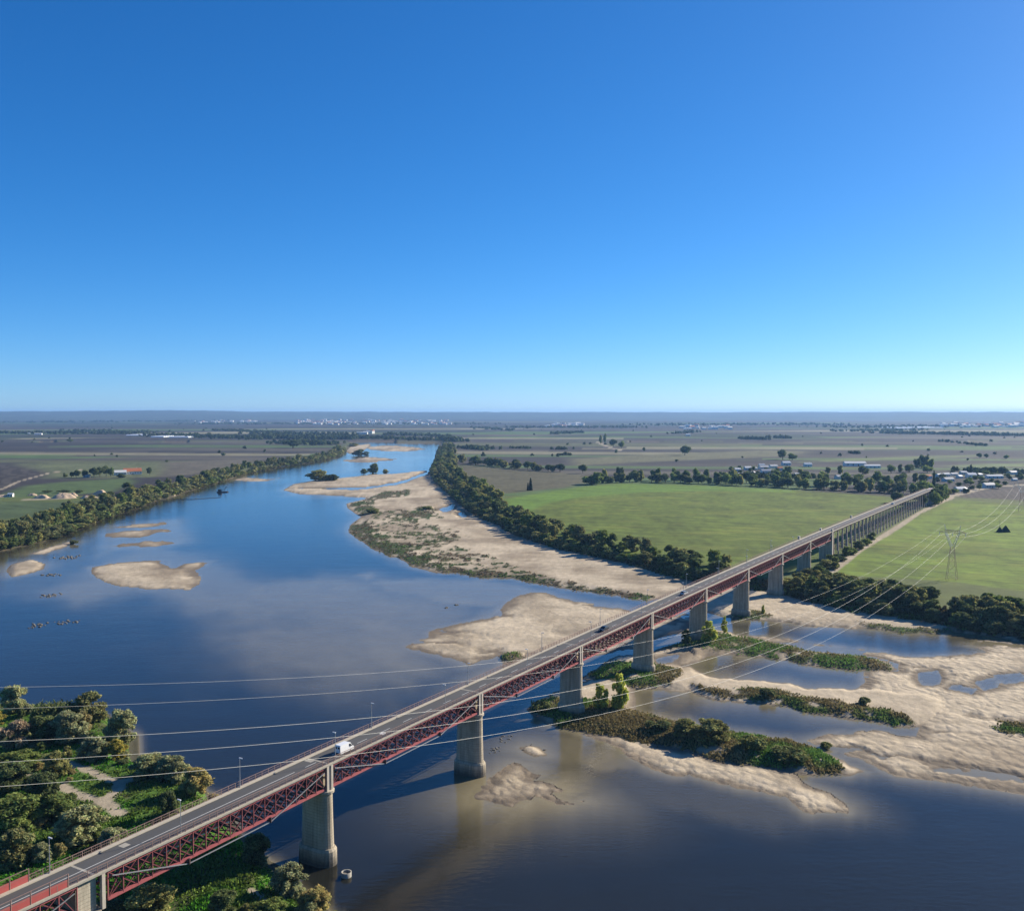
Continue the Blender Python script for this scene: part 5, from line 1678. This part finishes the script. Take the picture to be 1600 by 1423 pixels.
for k, (s_, t_, w_, h_) in enumerate(((884, -5, 13, 14), (897, -4, 14, 17), (908, -5, 15, 18), (922, -6, 15, 17), (900, 12, 15, 16), (918, 11, 15, 17), (936, 3, 14, 17))):
    x, y, _z = W(s_, t_, 0)
    plant(('round1', 'round0', 'river2')[k % 3], x, y, 4.9, w_, h_, 'leafy tree crowding the far end of the bridge', 'tree', 'trees at the end of the bridge')

# ---- far woodland: hedgerows and copses of the plain that read as one mass
rng = np.random.default_rng(77)
tx, ty, th = [], [], []


def far_line(p, q, n, h=(8, 15), spread=30):
    a = np.array(at(*p, 5)); b = np.array(at(*q, 5))
    for k in range(n):
        f = rng.random(); c = a + (b - a) * f
        tx.append(c[0] + rng.normal() * spread * .4); ty.append(c[1] + rng.normal() * spread); th.append(rng.uniform(*h))


far_line((0, 677), (230, 678), 190, (8, 14), 40); far_line((100, 673), (240, 676), 90, (8, 14), 60)
far_line((240, 680), (420, 686), 170, (8, 16), 60); far_line((330, 672), (430, 676), 90, (8, 14), 60)
far_line((400, 684), (560, 686), 260, (9, 17), 60); far_line((440, 692), (520, 694), 150, (8, 14), 40); far_line((400, 678), (540, 680), 130, (9, 16), 80)
far_line((540, 684), (690, 688), 150, (8, 14), 35); far_line((690, 687), (720, 690), 80, (10, 18), 30)
far_line((600, 679), (700, 682), 70, (8, 14), 30); far_line((720, 700), (765, 703), 60, (7, 12), 15); far_line((745, 668), (800, 673), 60, (8, 14), 60)
far_line((800, 668), (1000, 668), 160, (9, 16), 120); far_line((1000, 664), (1300, 663), 220, (9, 18), 250)
far_line((860, 678), (910, 676), 40, (9, 14), 25); far_line((1050, 678), (1090, 675), 40, (8, 14), 25); far_line((1160, 686), (1200, 687), 40, (8, 13), 20)
far_line((1200, 684), (1235, 685), 30, (8, 14), 15); far_line((1380, 677), (1600, 681), 200, (9, 16), 60); far_line((1300, 668), (1600, 664), 220, (9, 16), 200)
far_line((0, 660), (300, 658), 200, (9, 18), 400); far_line((300, 662), (760, 662), 320, (8, 15), 250); far_line((1300, 674), (1440, 672), 80, (9, 14), 60)
far_line((1330, 708), (1345, 709), 14, (5, 8), 8); far_line((800, 700), (830, 701), 16, (5, 8), 8); far_line((860, 702), (885, 702), 16, (5, 9), 8); far_line((875, 711), (895, 711), 12, (5, 8), 6)
far_line((1475, 690), (1550, 698), 26, (6, 10), 15); far_line((1500, 736), (1600, 740), 60, (5, 9), 12); far_line((1150, 745), (1260, 747), 40, (5, 9), 12)
for k in range(110):                              # odd trees dotted over the plain
    c = at(rng.uniform(-40, 1640), 662 + 52 * rng.random() ** 1.6, 5)
    if 430 < 800 + 1500 * c[0] / c[1] < 700 and c[1] < 3100: continue
    tx.append(c[0]); ty.append(c[1]); th.append(rng.uniform(4, 9))
tx, ty, th = map(np.array, (tx, ty, th))
NL = 26
n = len(tx)
d = rng.normal(size=(n, NL, 3)); d /= np.linalg.norm(d, axis=2)[..., None]; d[..., 2] = np.abs(d[..., 2]) * 1.0
P = np.stack([np.repeat(tx[:, None], NL, 1), np.repeat(ty[:, None], NL, 1), np.full((n, NL), 5.0)], 2)
wd = th * rng.uniform(.45, .75, n)
P += d * np.stack([wd, wd, th * .8], 1)[:, None] * rng.uniform(.45, 1, (n, NL, 1))
P[..., 2] += (th * .12)[:, None]
P = P.reshape(-1, 3); nn = len(P)
nrm = d.reshape(-1, 3) + rng.normal(size=(nn, 3)) * .5; nrm /= np.linalg.norm(nrm, axis=1)[:, None]
a = np.cross(nrm, rng.normal(size=(nn, 3))); a /= np.linalg.norm(a, axis=1)[:, None]; b = np.cross(nrm, a)
sz = np.repeat(th, NL)[:, None] * rng.uniform(.16, .34, (nn, 1))
V = np.stack([P - a * sz, P + b * sz, P + a * sz, P - b * sz], 1).reshape(-1, 3)
cc = np.repeat(np.array((0.075, 0.095, 0.042))[None] * rng.uniform(.6, 1.5, (nn, 1)) * np.repeat(rng.uniform(.6, 1.4, n), NL)[:, None], 4, 0)
tag(link('woodland', mesh_np('woodland', V, np.arange(4 * nn).reshape(-1, 4), cc), None, M['far_wood']), 'far hedgerows and copses scattered over the plain to the hills', 'woodland', kind='stuff')


# ---- low scrub on the bars and grass on the near bank
def tufts(name, label, cat, sel, per, size, hgt, base, limit, seed):
    rg = np.random.default_rng(seed)
    ii = np.where(sel)[0]
    if len(ii) == 0: return
    if len(ii) > limit: ii = rg.choice(ii, limit, replace=False)
    ix = np.repeat(ii, per); m = len(ix)
    rr = np.hypot(GX[ix], GY[ix])
    cell = rr * 0.0016
    P = np.stack([GX[ix] + rg.normal(size=m) * cell, GY[ix] + rg.normal(size=m) * cell * 1.8, GH[ix] + 0.02], 1)
    ax = rg.uniform(0, 2 * PI, m); s = size * rg.uniform(.5, 1.5, m); hh = hgt * rg.uniform(.4, 1.4, m)
    a = np.stack([np.cos(ax) * s, np.sin(ax) * s, np.zeros(m)], 1)
    ln = np.stack([rg.normal(size=m) * .4 * hh, rg.normal(size=m) * .4 * hh, hh], 1)
    V = np.stack([P - a, P + a, P + a * .45 + ln, P - a * .45 + ln], 1).reshape(-1, 3)
    hue = sstep(.4, .62, fbm(P[:, 0] / 11, P[:, 1] / 15, 200 + seed))
    c = np.array(base)[None] * rg.uniform(.55, 1.5, (m, 1)) * (0.75 + .5 * fbm(P[:, 0] / 5, P[:, 1] / 7, 210 + seed))[:, None]
    c[:, 0] *= (1.15 - .5 * hue); c[:, 1] *= (.92 + .22 * hue); c[:, 2] *= (1.05 - .4 * hue)
    hb_ = np.repeat((0.45 + 1.3 * fbm(P[:, 0] / 6, P[:, 1] / 9, 220 + seed) ** 1.5)[:, None], 1, 1)
    V.reshape(m, 4, 3)[:, 2:, 2] = P[:, None, 2] + (V.reshape(m, 4, 3)[:, 2:, 2] - P[:, None, 2]) * hb_
    tag(link(name, mesh_np(name, V, np.arange(4 * m).reshape(-1, 4), np.repeat(c, 4, 0)), None, M['far_wood']), label, cat, kind='stuff')


RG = np.hypot(GX, GY)
tufts('scrub', 'low dark scrub and dry grass covering the river islands and sandbars', 'scrub', (GVEG > .45) & (RG < 480), 4, 0.28, 0.45, (0.20, 0.20, 0.078), 28000, 1)
tufts('scrub', 'low olive scrub on the big sandbar beyond the bridge', 'scrub', (GVEG > .45) & (RG >= 480) & (RG < 1300), 2, 0.7, 0.5, (0.15, 0.13, 0.07), 11000, 2)
fore_g = (GCLS == 3) & (GH > 0.8) & (GC[:, 0] < 0.2)
tufts('grass', 'lush green grass and weeds of the near bank', 'grass', fore_g, 4, 0.22, 0.45, (0.10, 0.185, 0.03), 30000, 3)
edge = ((GCLS == 1) | (GCLS == 2)) & (GH > 0.3) & (GH < 4.6) & (RG < 900)
tufts('bank_scrub', 'rough undergrowth on the slopes of both river banks', 'scrub', edge, 4, 0.8, 1.3, (0.10, 0.105, 0.045), 14000, 4)


# ==================================================================== ROCKS, RING, BOAT
def rock_heap(name, px, py, wp, hp_, n, label, seed):
    rg = random.Random(seed); x0, y0 = at(px, py, 0)
    mb = MB()
    for k in range(n):
        x = x0 + rg.gauss(0, wp * y0 / 1500 * .28); y = y0 + rg.gauss(0, hp_ * y0 * y0 / (1500 * 92) * .3)
        r = rg.uniform(.22, .7) * y0 / 420.0
        ring = []
        for z, q in ((-.4, 1.0), (.15, .95), (.5, .55)):
            ring.append([(x + r * q * math.cos(a) * rg.uniform(.7, 1.3), y + r * q * math.sin(a) * rg.uniform(.7, 1.3), z * r) for a in (0, 1.05, 2.1, 3.15, 4.2, 5.25)])
        mb.rings(ring)
    tag(mb.build(name, M['rock']), label, 'rocks', 'rocks breaking the water')


rock_heap('rock_reef', 105, 871, 26, 4, 26, 'rocky patch in the water right of the narrow sand spit', 1)
rock_heap('rock_reef', 80, 898, 18, 4, 18, 'small rocks in the water right of the rounded sand islet', 2)
rock_heap('rock_reef', 80, 930, 28, 5, 26, 'weedy rocks in open water below the sand islet', 3)
rock_heap('rock_reef', 60, 977, 24, 7, 26, 'left rock patch in the middle of the near water', 4)
rock_heap('rock_reef', 104, 972, 30, 5, 26, 'right rock patch in the middle of the near water', 5)
rock_heap('rock_reef', 788, 1153, 14, 12, 20, 'dark rocks in the water right of the third pier', 6)
rock_heap('rock_reef', 772, 1170, 20, 8, 20, 'dark rocks at the edge of the scoured sand by the third pier', 7)
rock_heap('rock_reef', 828, 1168, 26, 8, 22, 'stony hump in the shallows right of the third pier', 8)
rock_heap('rock_reef', 698, 949, 6, 2, 5, 'left of two dark stones in the shallows above the smooth sandbar', 9)
rock_heap('rock_reef', 714, 945, 5, 2, 4, 'right of two dark stones in the shallows above the smooth sandbar', 10)
rock_heap('rock_reef', 716, 1010, 6, 2, 5, 'dark stones lying on the smooth sandbar', 11)

rx, ry = at(541, 1364, 0.6)
ring = empty('caisson_ring', (rx, ry, 0))
mb = MB()
seg = 20
prof = ((1.05, -.8), (1.05, .95), (.84, .95), (.84, .2))
mb.rings([[(r * math.cos(2 * PI * k / seg), r * math.sin(2 * PI * k / seg), z) for k in range(seg)] for r, z in prof], 0, False)
mb.build('wall', M['concrete'], ring, True)
MB().rings([[(.845 * math.cos(2 * PI * k / seg), .845 * math.sin(2 * PI * k / seg), z) for k in range(seg)] for z in (.3, .62)]).build('rubble_fill', M['rock'], ring)
tag(ring, 'round concrete ring standing in the water beside the second pier', 'concrete ring')

bx_, by_ = at(347, 769, 0)
boat = empty('work_boat', (bx_, by_, 0), R(20)); boat.scale = (.65, .65, .8)
MB().rings([[(-9, -3, z0), (8, -3, z0), (11, 0, z0), (8, 3, z0), (-9, 3, z0)] for z0 in (-.4, 1.3)]).build('hull', M['tyre'], boat)
MB().box((-4, 0, 3.0), (6, 4.4, 3.4)).build('cabin', M['car_dark'], boat)
MB().beam((3, 0, 1.2), (8, 0, 8.5), .6).beam((-1, 0, 1.3), (8, 0, 8.5), .35).build('boom', M['dark_iron'], boat)
MB().box((-4, 0, 4.0), (6.06, 4.46, .9)).build('window_band', M['glass_dark'], boat)
tag(boat, 'small dark dredging boat on the blue river near the left bank', 'boat')
p0 = at(268, 780, 0); p1 = at(345, 777, 0); p2 = at(347, 771, 0)
hose = MB().tube([(p0[0], p0[1], .1), ((p0[0] + p1[0]) / 2, (p0[1] + p1[1]) / 2 - 14, .1), (p1[0], p1[1], .1), (p2[0], p2[1], .1)], .28, 6)
tag(hose.build('floating_pipe', M['tyre']), 'dark floating pipe from the dredging boat to the left bank', 'pipe')


# ==================================================================== BUILDINGS
def gable_house(name, w, d, h, rise, wall, roof, n_win=3, chimney=True):
    r = empty(name)
    mb = MB()
    mb.add([(-w / 2, -d / 2, 0), (w / 2, -d / 2, 0), (w / 2, d / 2, 0), (-w / 2, d / 2, 0), (-w / 2, -d / 2, h), (w / 2, -d / 2, h), (w / 2, d / 2, h), (-w / 2, d / 2, h), (-w / 2, 0, h + rise), (w / 2, 0, h + rise)],
           [(0, 1, 5, 4), (2, 3, 7, 6), (1, 2, 6, 9, 5), (3, 0, 4, 8, 7)])
    mb.build('wall', wall, r)
    ov = .4; rb = MB()
    for sg in (-1, 1):
        e = sg * (d / 2 + ov); ze = h - rise * ov / (d / 2)
        rb.add([(-w / 2 - ov, e, ze), (w / 2 + ov, e, ze), (w / 2 + ov, 0, h + rise), (-w / 2 - ov, 0, h + rise), (-w / 2 - ov, e, ze + .22), (w / 2 + ov, e, ze + .22), (w / 2 + ov, 0, h + rise + .22), (-w / 2 - ov, 0, h + rise + .22)],
               [(0, 1, 2, 3), (7, 6, 5, 4), (0, 4, 5, 1), (1, 5, 6, 2), (3, 7, 4, 0)])
    rf = rb.build('roof', roof, r)
    if chimney: MB().box((w * .25, d * .12, h + rise * .9 + .4), (.7, .7, 1.6)).build('chimney', wall, rf)
    wm = MB().box((0, 0, 0), (1.1, .12, 1.3)).mesh('window'); wm.materials.append(M['glass_dark'])
    dm = MB().box((0, 0, 1.05), (1.1, .12, 2.1)).mesh('door'); dm.materials.append(M['bark'])
    for k in range(n_win):
        x = -w / 2 + w * (k + .5) / n_win
        for sg in (-1, 1):
            if k == n_win // 2 and sg < 0:
                o = link('door', dm, r); o.location = (x, sg * d / 2, 0)
            else:
                o = link('window', wm, r); o.location = (x, sg * d / 2, h * .55)
    return r


fx, fy = at(207, 741, 5)
S = fy / 1500
farm = gable_house('farmhouse', 26 * S, 9 * S, 5.2 * S, 4.5 * S, M['white_wall'], M['roof_red'], 7)
farm.location = (fx, fy, 4.95); farm.rotation_euler = (0, 0, R(30))
tag(farm, 'long white farmhouse with terracotta roof on the left plain', 'farmhouse')
fx2, fy2 = at(188, 742, 5)
barn = gable_house('barn', 17 * S, 7 * S, 4.5 * S, 3.0 * S, M['white_wall'], M['roof_pale'], 4, False)
barn.location = (fx2, fy2, 4.95); barn.rotation_euler = (0, 0, R(30))
tag(barn, 'white barn with pale roof at the left end of the farmhouse', 'barn')
sx_, sy_ = at(136, 746, 5)
shed = gable_house('shed', 8, 5, 3, 1.4, M['roof_grey'], M['roof_grey'], 2, False)
shed.location = (sx_, sy_, 4.95); tag(shed, 'small grey shed under the farmhouse windbreak', 'shed')

# village houses: prototypes copied with their parts
protoH = [gable_house('house', 12, 9, 4.2, 2.4, M['white_wall'], M['roof_pale'], 3), gable_house('house', 15, 9, 3.6, 2.2, M['white_wall'], M['roof_grey'], 4),
          gable_house('house', 11, 8, 5.4, 2.2, M['white_wall'], M['roof_red'], 3), gable_house('house', 22, 8, 3.2, 1.6, M['roof_pale'], M['roof_pale'], 4, False)]
usedH = [False] * 4


def house(k, px, py, rz, label, group='village houses', sc=1.0):
    o = protoH[k] if not usedH[k] else copy_tree(protoH[k])
    usedH[k] = True
    x, y = at(px, py, 5)
    o.location = (x, y, 4.95); o.rotation_euler = (0, 0, rz); o.scale = (sc * .82,) * 3
    tag(o, label, 'house', group)


HOUSES = [
    (1, 1544, 762, .35, 'large white house with wide grey roof beside the sandy road on the right', 1.25), (0, 1499, 768, .2, 'small white house right of the end of the bridge', 1.0),
    (0, 1506, 767, .9, 'white house just right of the small white one by the bridge end', .8), (1, 1481, 752, .3, 'long pale house behind the trees at the bridge end', 1.1),
    (0, 1517, 746, .1, 'white two storey house in the middle of the right village', 1.2), (0, 1468, 746, .4, 'pale house at the left of the right village', 1.0),
    (3, 1553, 747, .05, 'long low white shed in the right village', 1.2), (1, 1582, 741, .4, 'pale house at the far right of the village', 1.1), (0, 1478, 744, .2, 'pale house in the back row of the right village', .9),
    (1, 1490, 743, .3, 'grey roofed house in the back row of the right village', .9), (0, 1499, 747, .6, 'white gabled house left of the two storey house', .8), (0, 1585, 751, .2, 'tiny white house at the right picture edge', .6),
    (2, 1450, 748, .4, 'red roofed house behind the trees left of the cypress', .9), (0, 1505, 741, .1, 'pale house furthest back in the right village', .9), (0, 1530, 744, .5, 'pale house right of the two storey house', .8),
    (0, 1168, 734, .2, 'bright white house at the left of the left village', 1.0), (1, 1177, 734, .5, 'grey roofed house second in the left village', .9), (1, 1193, 733, .3, 'long grey roofed house in the centre of the left village', 1.2),
    (1, 1197, 739, .1, 'pale roofed house in front of the left village', 1.2), (1, 1208, 731, .4, 'grey house in the back row of the left village', 1.1), (0, 1190, 729, .0, 'pale house at the back of the left village', .9),
    (2, 1218, 735, .2, 'red roofed house in the left village', .9), (0, 1228, 727, .1, 'pale long house right of the left village', 1.3), (0, 1262, 729, .0, 'white shed right of the trees at the left village', 1.2),
    (0, 1158, 744, .3, 'white house among the treetops left of the left village', .9), (0, 1176, 741, .7, 'narrow white house end showing through the trees', .8), (0, 1152, 736, .2, 'pale house at the left edge of the left village', .9),
    (0, 1245, 743, .2, 'tiny white gable in the trees between the villages', .7), (3, 1362, 731, .02, 'bright white roof of a shed behind the tree belt', 1.4), (3, 1335, 728, .02, 'long pale shed behind the tree belt', 1.9),
    (1, 1313, 748, .3, 'lilac grey roof between the trees behind the field', 1.1), (0, 1213, 741, .4, 'pale gabled house in front right of the left village', .8), (0, 1203, 745, .2, 'white house half hidden by the tree belt', .8),
    (0, 1075, 681, .1, 'tiny white farmhouse far out on the plain', 1.5), (0, 45, 678, .1, 'tiny white building on the far left plain', 1.0), (3, 60, 679, .05, 'white shed on the far left plain', 1.6),
]
for k, px, py, rz, lab, sc in HOUSES: house(k, px, py, rz, lab, 'village houses', sc)

# far town: white specks, each a small house mesh
tm = MB()
tm.add([(-7, -6, 0), (7, -6, 0), (7, 6, 0), (-7, 6, 0), (-7, -6, 7), (7, -6, 7), (7, 6, 7), (-7, 6, 7)], [(0, 1, 5, 4), (1, 2, 6, 5), (2, 3, 7, 6), (3, 0, 4, 7)], 0)
tm.add([(-7.6, -6.6, 6.9), (7.6, -6.6, 6.9), (7.6, 6.6, 6.9), (-7.6, 6.6, 6.9), (-7.6, 0, 9.6), (7.6, 0, 9.6)], [(0, 1, 5, 4), (2, 3, 4, 5), (1, 2, 5), (3, 0, 4)], 1)
tme = tm.mesh('town_house'); tme.materials.append(M['white_wall']); tme.materials.append(M['roof_red'])
tme2 = tme.copy(); tme2.materials.clear(); tme2.materials.append(M['white_wall']); tme2.materials.append(M['roof_pale'])
rg = random.Random(9)


def town(n, x0, x1, y0, y1, label, group, big=1.0):
    for k in range(n):
        px = rg.uniform(x0, x1); py = rg.uniform(y0, y1)
        x, y = at(px, py, 5)
        o = link('town_house', rg.choice((tme, tme2, tme2)))
        o.location = (x, y, 4.9); o.rotation_euler = (0, 0, rg.uniform(-.5, .5)); s = rg.uniform(.7, 1.7) * big
        o.scale = (s * rg.uniform(.8, 1.8), s, s * rg.uniform(.7, 1.15))
        tag(o, label, 'house', group)


town(150, 460, 705, 656.5, 663.5, 'small white house in the distant town beyond the head of the river', 'houses of the distant town', 1.1)
town(26, 298, 400, 657, 661, 'tiny white house in the far settlement on the left', 'houses of the far left settlement')
town(30, 850, 910, 662, 667, 'tiny white house in the hazy hamlet right of the river head', 'houses of the hazy hamlet')
town(24, 1060, 1150, 666, 671, 'tiny pale house in the hamlet on the plain right of centre', 'houses of the hamlet on the plain')
town(60, 1470, 1640, 661, 668, 'pale house in the hazy town at the far right', 'houses of the hazy right-hand town', 1.3)
town(5, 556, 582, 677, 678.5, 'white farm building behind the head of the river', 'farm behind the river head', 1.0)


def greenhouse(px0, px1, py, depth, label, n=6):
    a = np.array(at(px0, py, 5)); b = np.array(at(px1, py, 5))
    r = empty('greenhouse', (*((a + b) / 2), 4.9), math.atan2(b[1] - a[1], b[0] - a[0]))
    L = np.hypot(*(b - a)); w = depth / n
    tun = MB(); pr = [(math.cos(PI * k / 8), math.sin(PI * k / 8)) for k in range(9)]
    tun.rings([[(x, w * .48 * c, 4.2 * s_) for c, s_ in pr] for x in (-L / 2, L / 2)])
    me = tun.mesh('tunnel'); me.materials.append(M['poly_sheet'])
    for k in range(n):
        o = link('tunnel', me, r); o.location = (0, -depth / 2 + w * (k + .5), 0)
    tag(r, label, 'greenhouse', 'greenhouses on the plain')


greenhouse(207, 237, 680, 130, 'white greenhouse tunnels on the left plain, leftmost of three')
greenhouse(244, 264, 682.5, 110, 'white greenhouse tunnels on the left plain, middle of three')
greenhouse(272, 302, 683.0, 110, 'white greenhouse tunnels on the left plain, rightmost of three')
greenhouse(1388, 1412, 668.6, 260, 'bright pale greenhouse roofs on the far right plain, left block')
greenhouse(1416, 1456, 667.8, 300, 'bright pale greenhouse roofs on the far right plain, right block')
greenhouse(1515, 1542, 664.2, 300, 'pale long sheds below the hills at the far right')


# sand works on the left
def heap(px, py, wp, hp_, label, seed):
    x0, y0 = at(px, py, 5); sc = y0 / 1500
    nr, na = 10, 28; V = []; rg2 = np.random.default_rng(seed)
    for i in range(nr + 1):
        f = i / nr
        for k in range(na):
            a = 2 * PI * k / na
            rr = wp * sc * .5 * (1 - f) * (1 + .18 * math.sin(3 * a + seed) + .1 * math.sin(5 * a))
            z = .72 * hp_ * sc * (1 - (1 - f) ** 2.0) * (1 + .22 * math.sin(2 * a + seed) * (1 - f)) + rg2.normal() * .35 * f * (1 - f) * 4 - 0.3
            V.append((x0 + rr * math.cos(a), y0 + rr * .8 * math.sin(a), 5 + z))
    F = [(i * na + k, i * na + (k + 1) % na, (i + 1) * na + (k + 1) % na, (i + 1) * na + k) for i in range(nr) for k in range(na)]
    o = link('sand_heap', mesh_np('sand_heap', V, F, None, None, True), None, M['sand_pile'])
    tag(o, label, 'sand heap', 'heaps of the sand works')


heap(98, 778, 34, 12, 'large rounded heap of yellow sand at the left sand works', 1)
heap(113, 775, 16, 8, 'smaller sand heap leaning on the large rounded one', 2)
heap(66, 778, 26, 8, 'uneven sand heap left of the large rounded one', 3)
heap(158, 773, 26, 11, 'pointed grey sand heap at the right of the sand works', 4)
heap(168, 778, 28, 6, 'flat pale sand heap next to the river trees', 5)
heap(138, 778, 26, 6, 'low sand heap between the rounded and pointed ones', 6)
heap(6, 776, 26, 5, 'flat sand heap at the left picture edge', 7)
heap(50, 774, 14, 5, 'small far sand heap behind the uneven one', 8)
x, y = at(17, 776, 5)
ht = gable_house('hut', 5, 3.5, 3, 1.0, M['white_wall'], M['roof_pale'], 2, False); ht.location = (x, y, 4.95)
tag(ht, 'tiny white hut at the left end of the sand works', 'hut')

# netting tents in the right-hand field
for k, (px, py, w, h, lab) in enumerate(((1562, 831, 4.2, 3.8, 'smaller left dark tent-shaped netting in the right-hand field'), (1571, 831, 6.0, 4.8, 'larger right dark tent-shaped netting in the right-hand field'))):
    x, y = at(px, py, 5)
    r = empty('netting_tent', (x, y, 4.9))
    MB().add([(-w / 2, -w * .35, 0), (w / 2, -w * .35, 0), (w / 2, w * .35, 0), (-w / 2, w * .35, 0), (-w * .06, 0, h), (w * .1, 0, h * .97)], [(0, 1, 5, 4), (2, 3, 4, 5), (1, 2, 5), (3, 0, 4)]).build('netting', M['tarp'], r)
    MB().tube([(0, 0, 0), (0, 0, h + (5 if k == 0 else .4))], .12, 6).build('pole', M['bark'], r)
    tag(r, lab, 'tent', 'netting tents')

# ==================================================================== HAZE
hz = MB().box((0, 9500, 75 - 3.0), (44000, 23000, 156))
hm = bpy.data.materials.new('haze'); hm.use_nodes = True
hn = hm.node_tree; hn.nodes.clear()
ho = hn.nodes.new('ShaderNodeOutputMaterial'); hv = hn.nodes.new('ShaderNodeVolumePrincipled')
hv.inputs['Color'].default_value = (0.31, 0.58, 1.0, 1)
hv.inputs['Density'].default_value = 0.000048
hv.inputs['Anisotropy'].default_value = 0.2
hn.links.new(hv.outputs[0], ho.inputs['Volume'])
haze = hz.build('haze', hm)
tag(haze, 'pale blue haze over the plain', 'haze', kind='stuff')
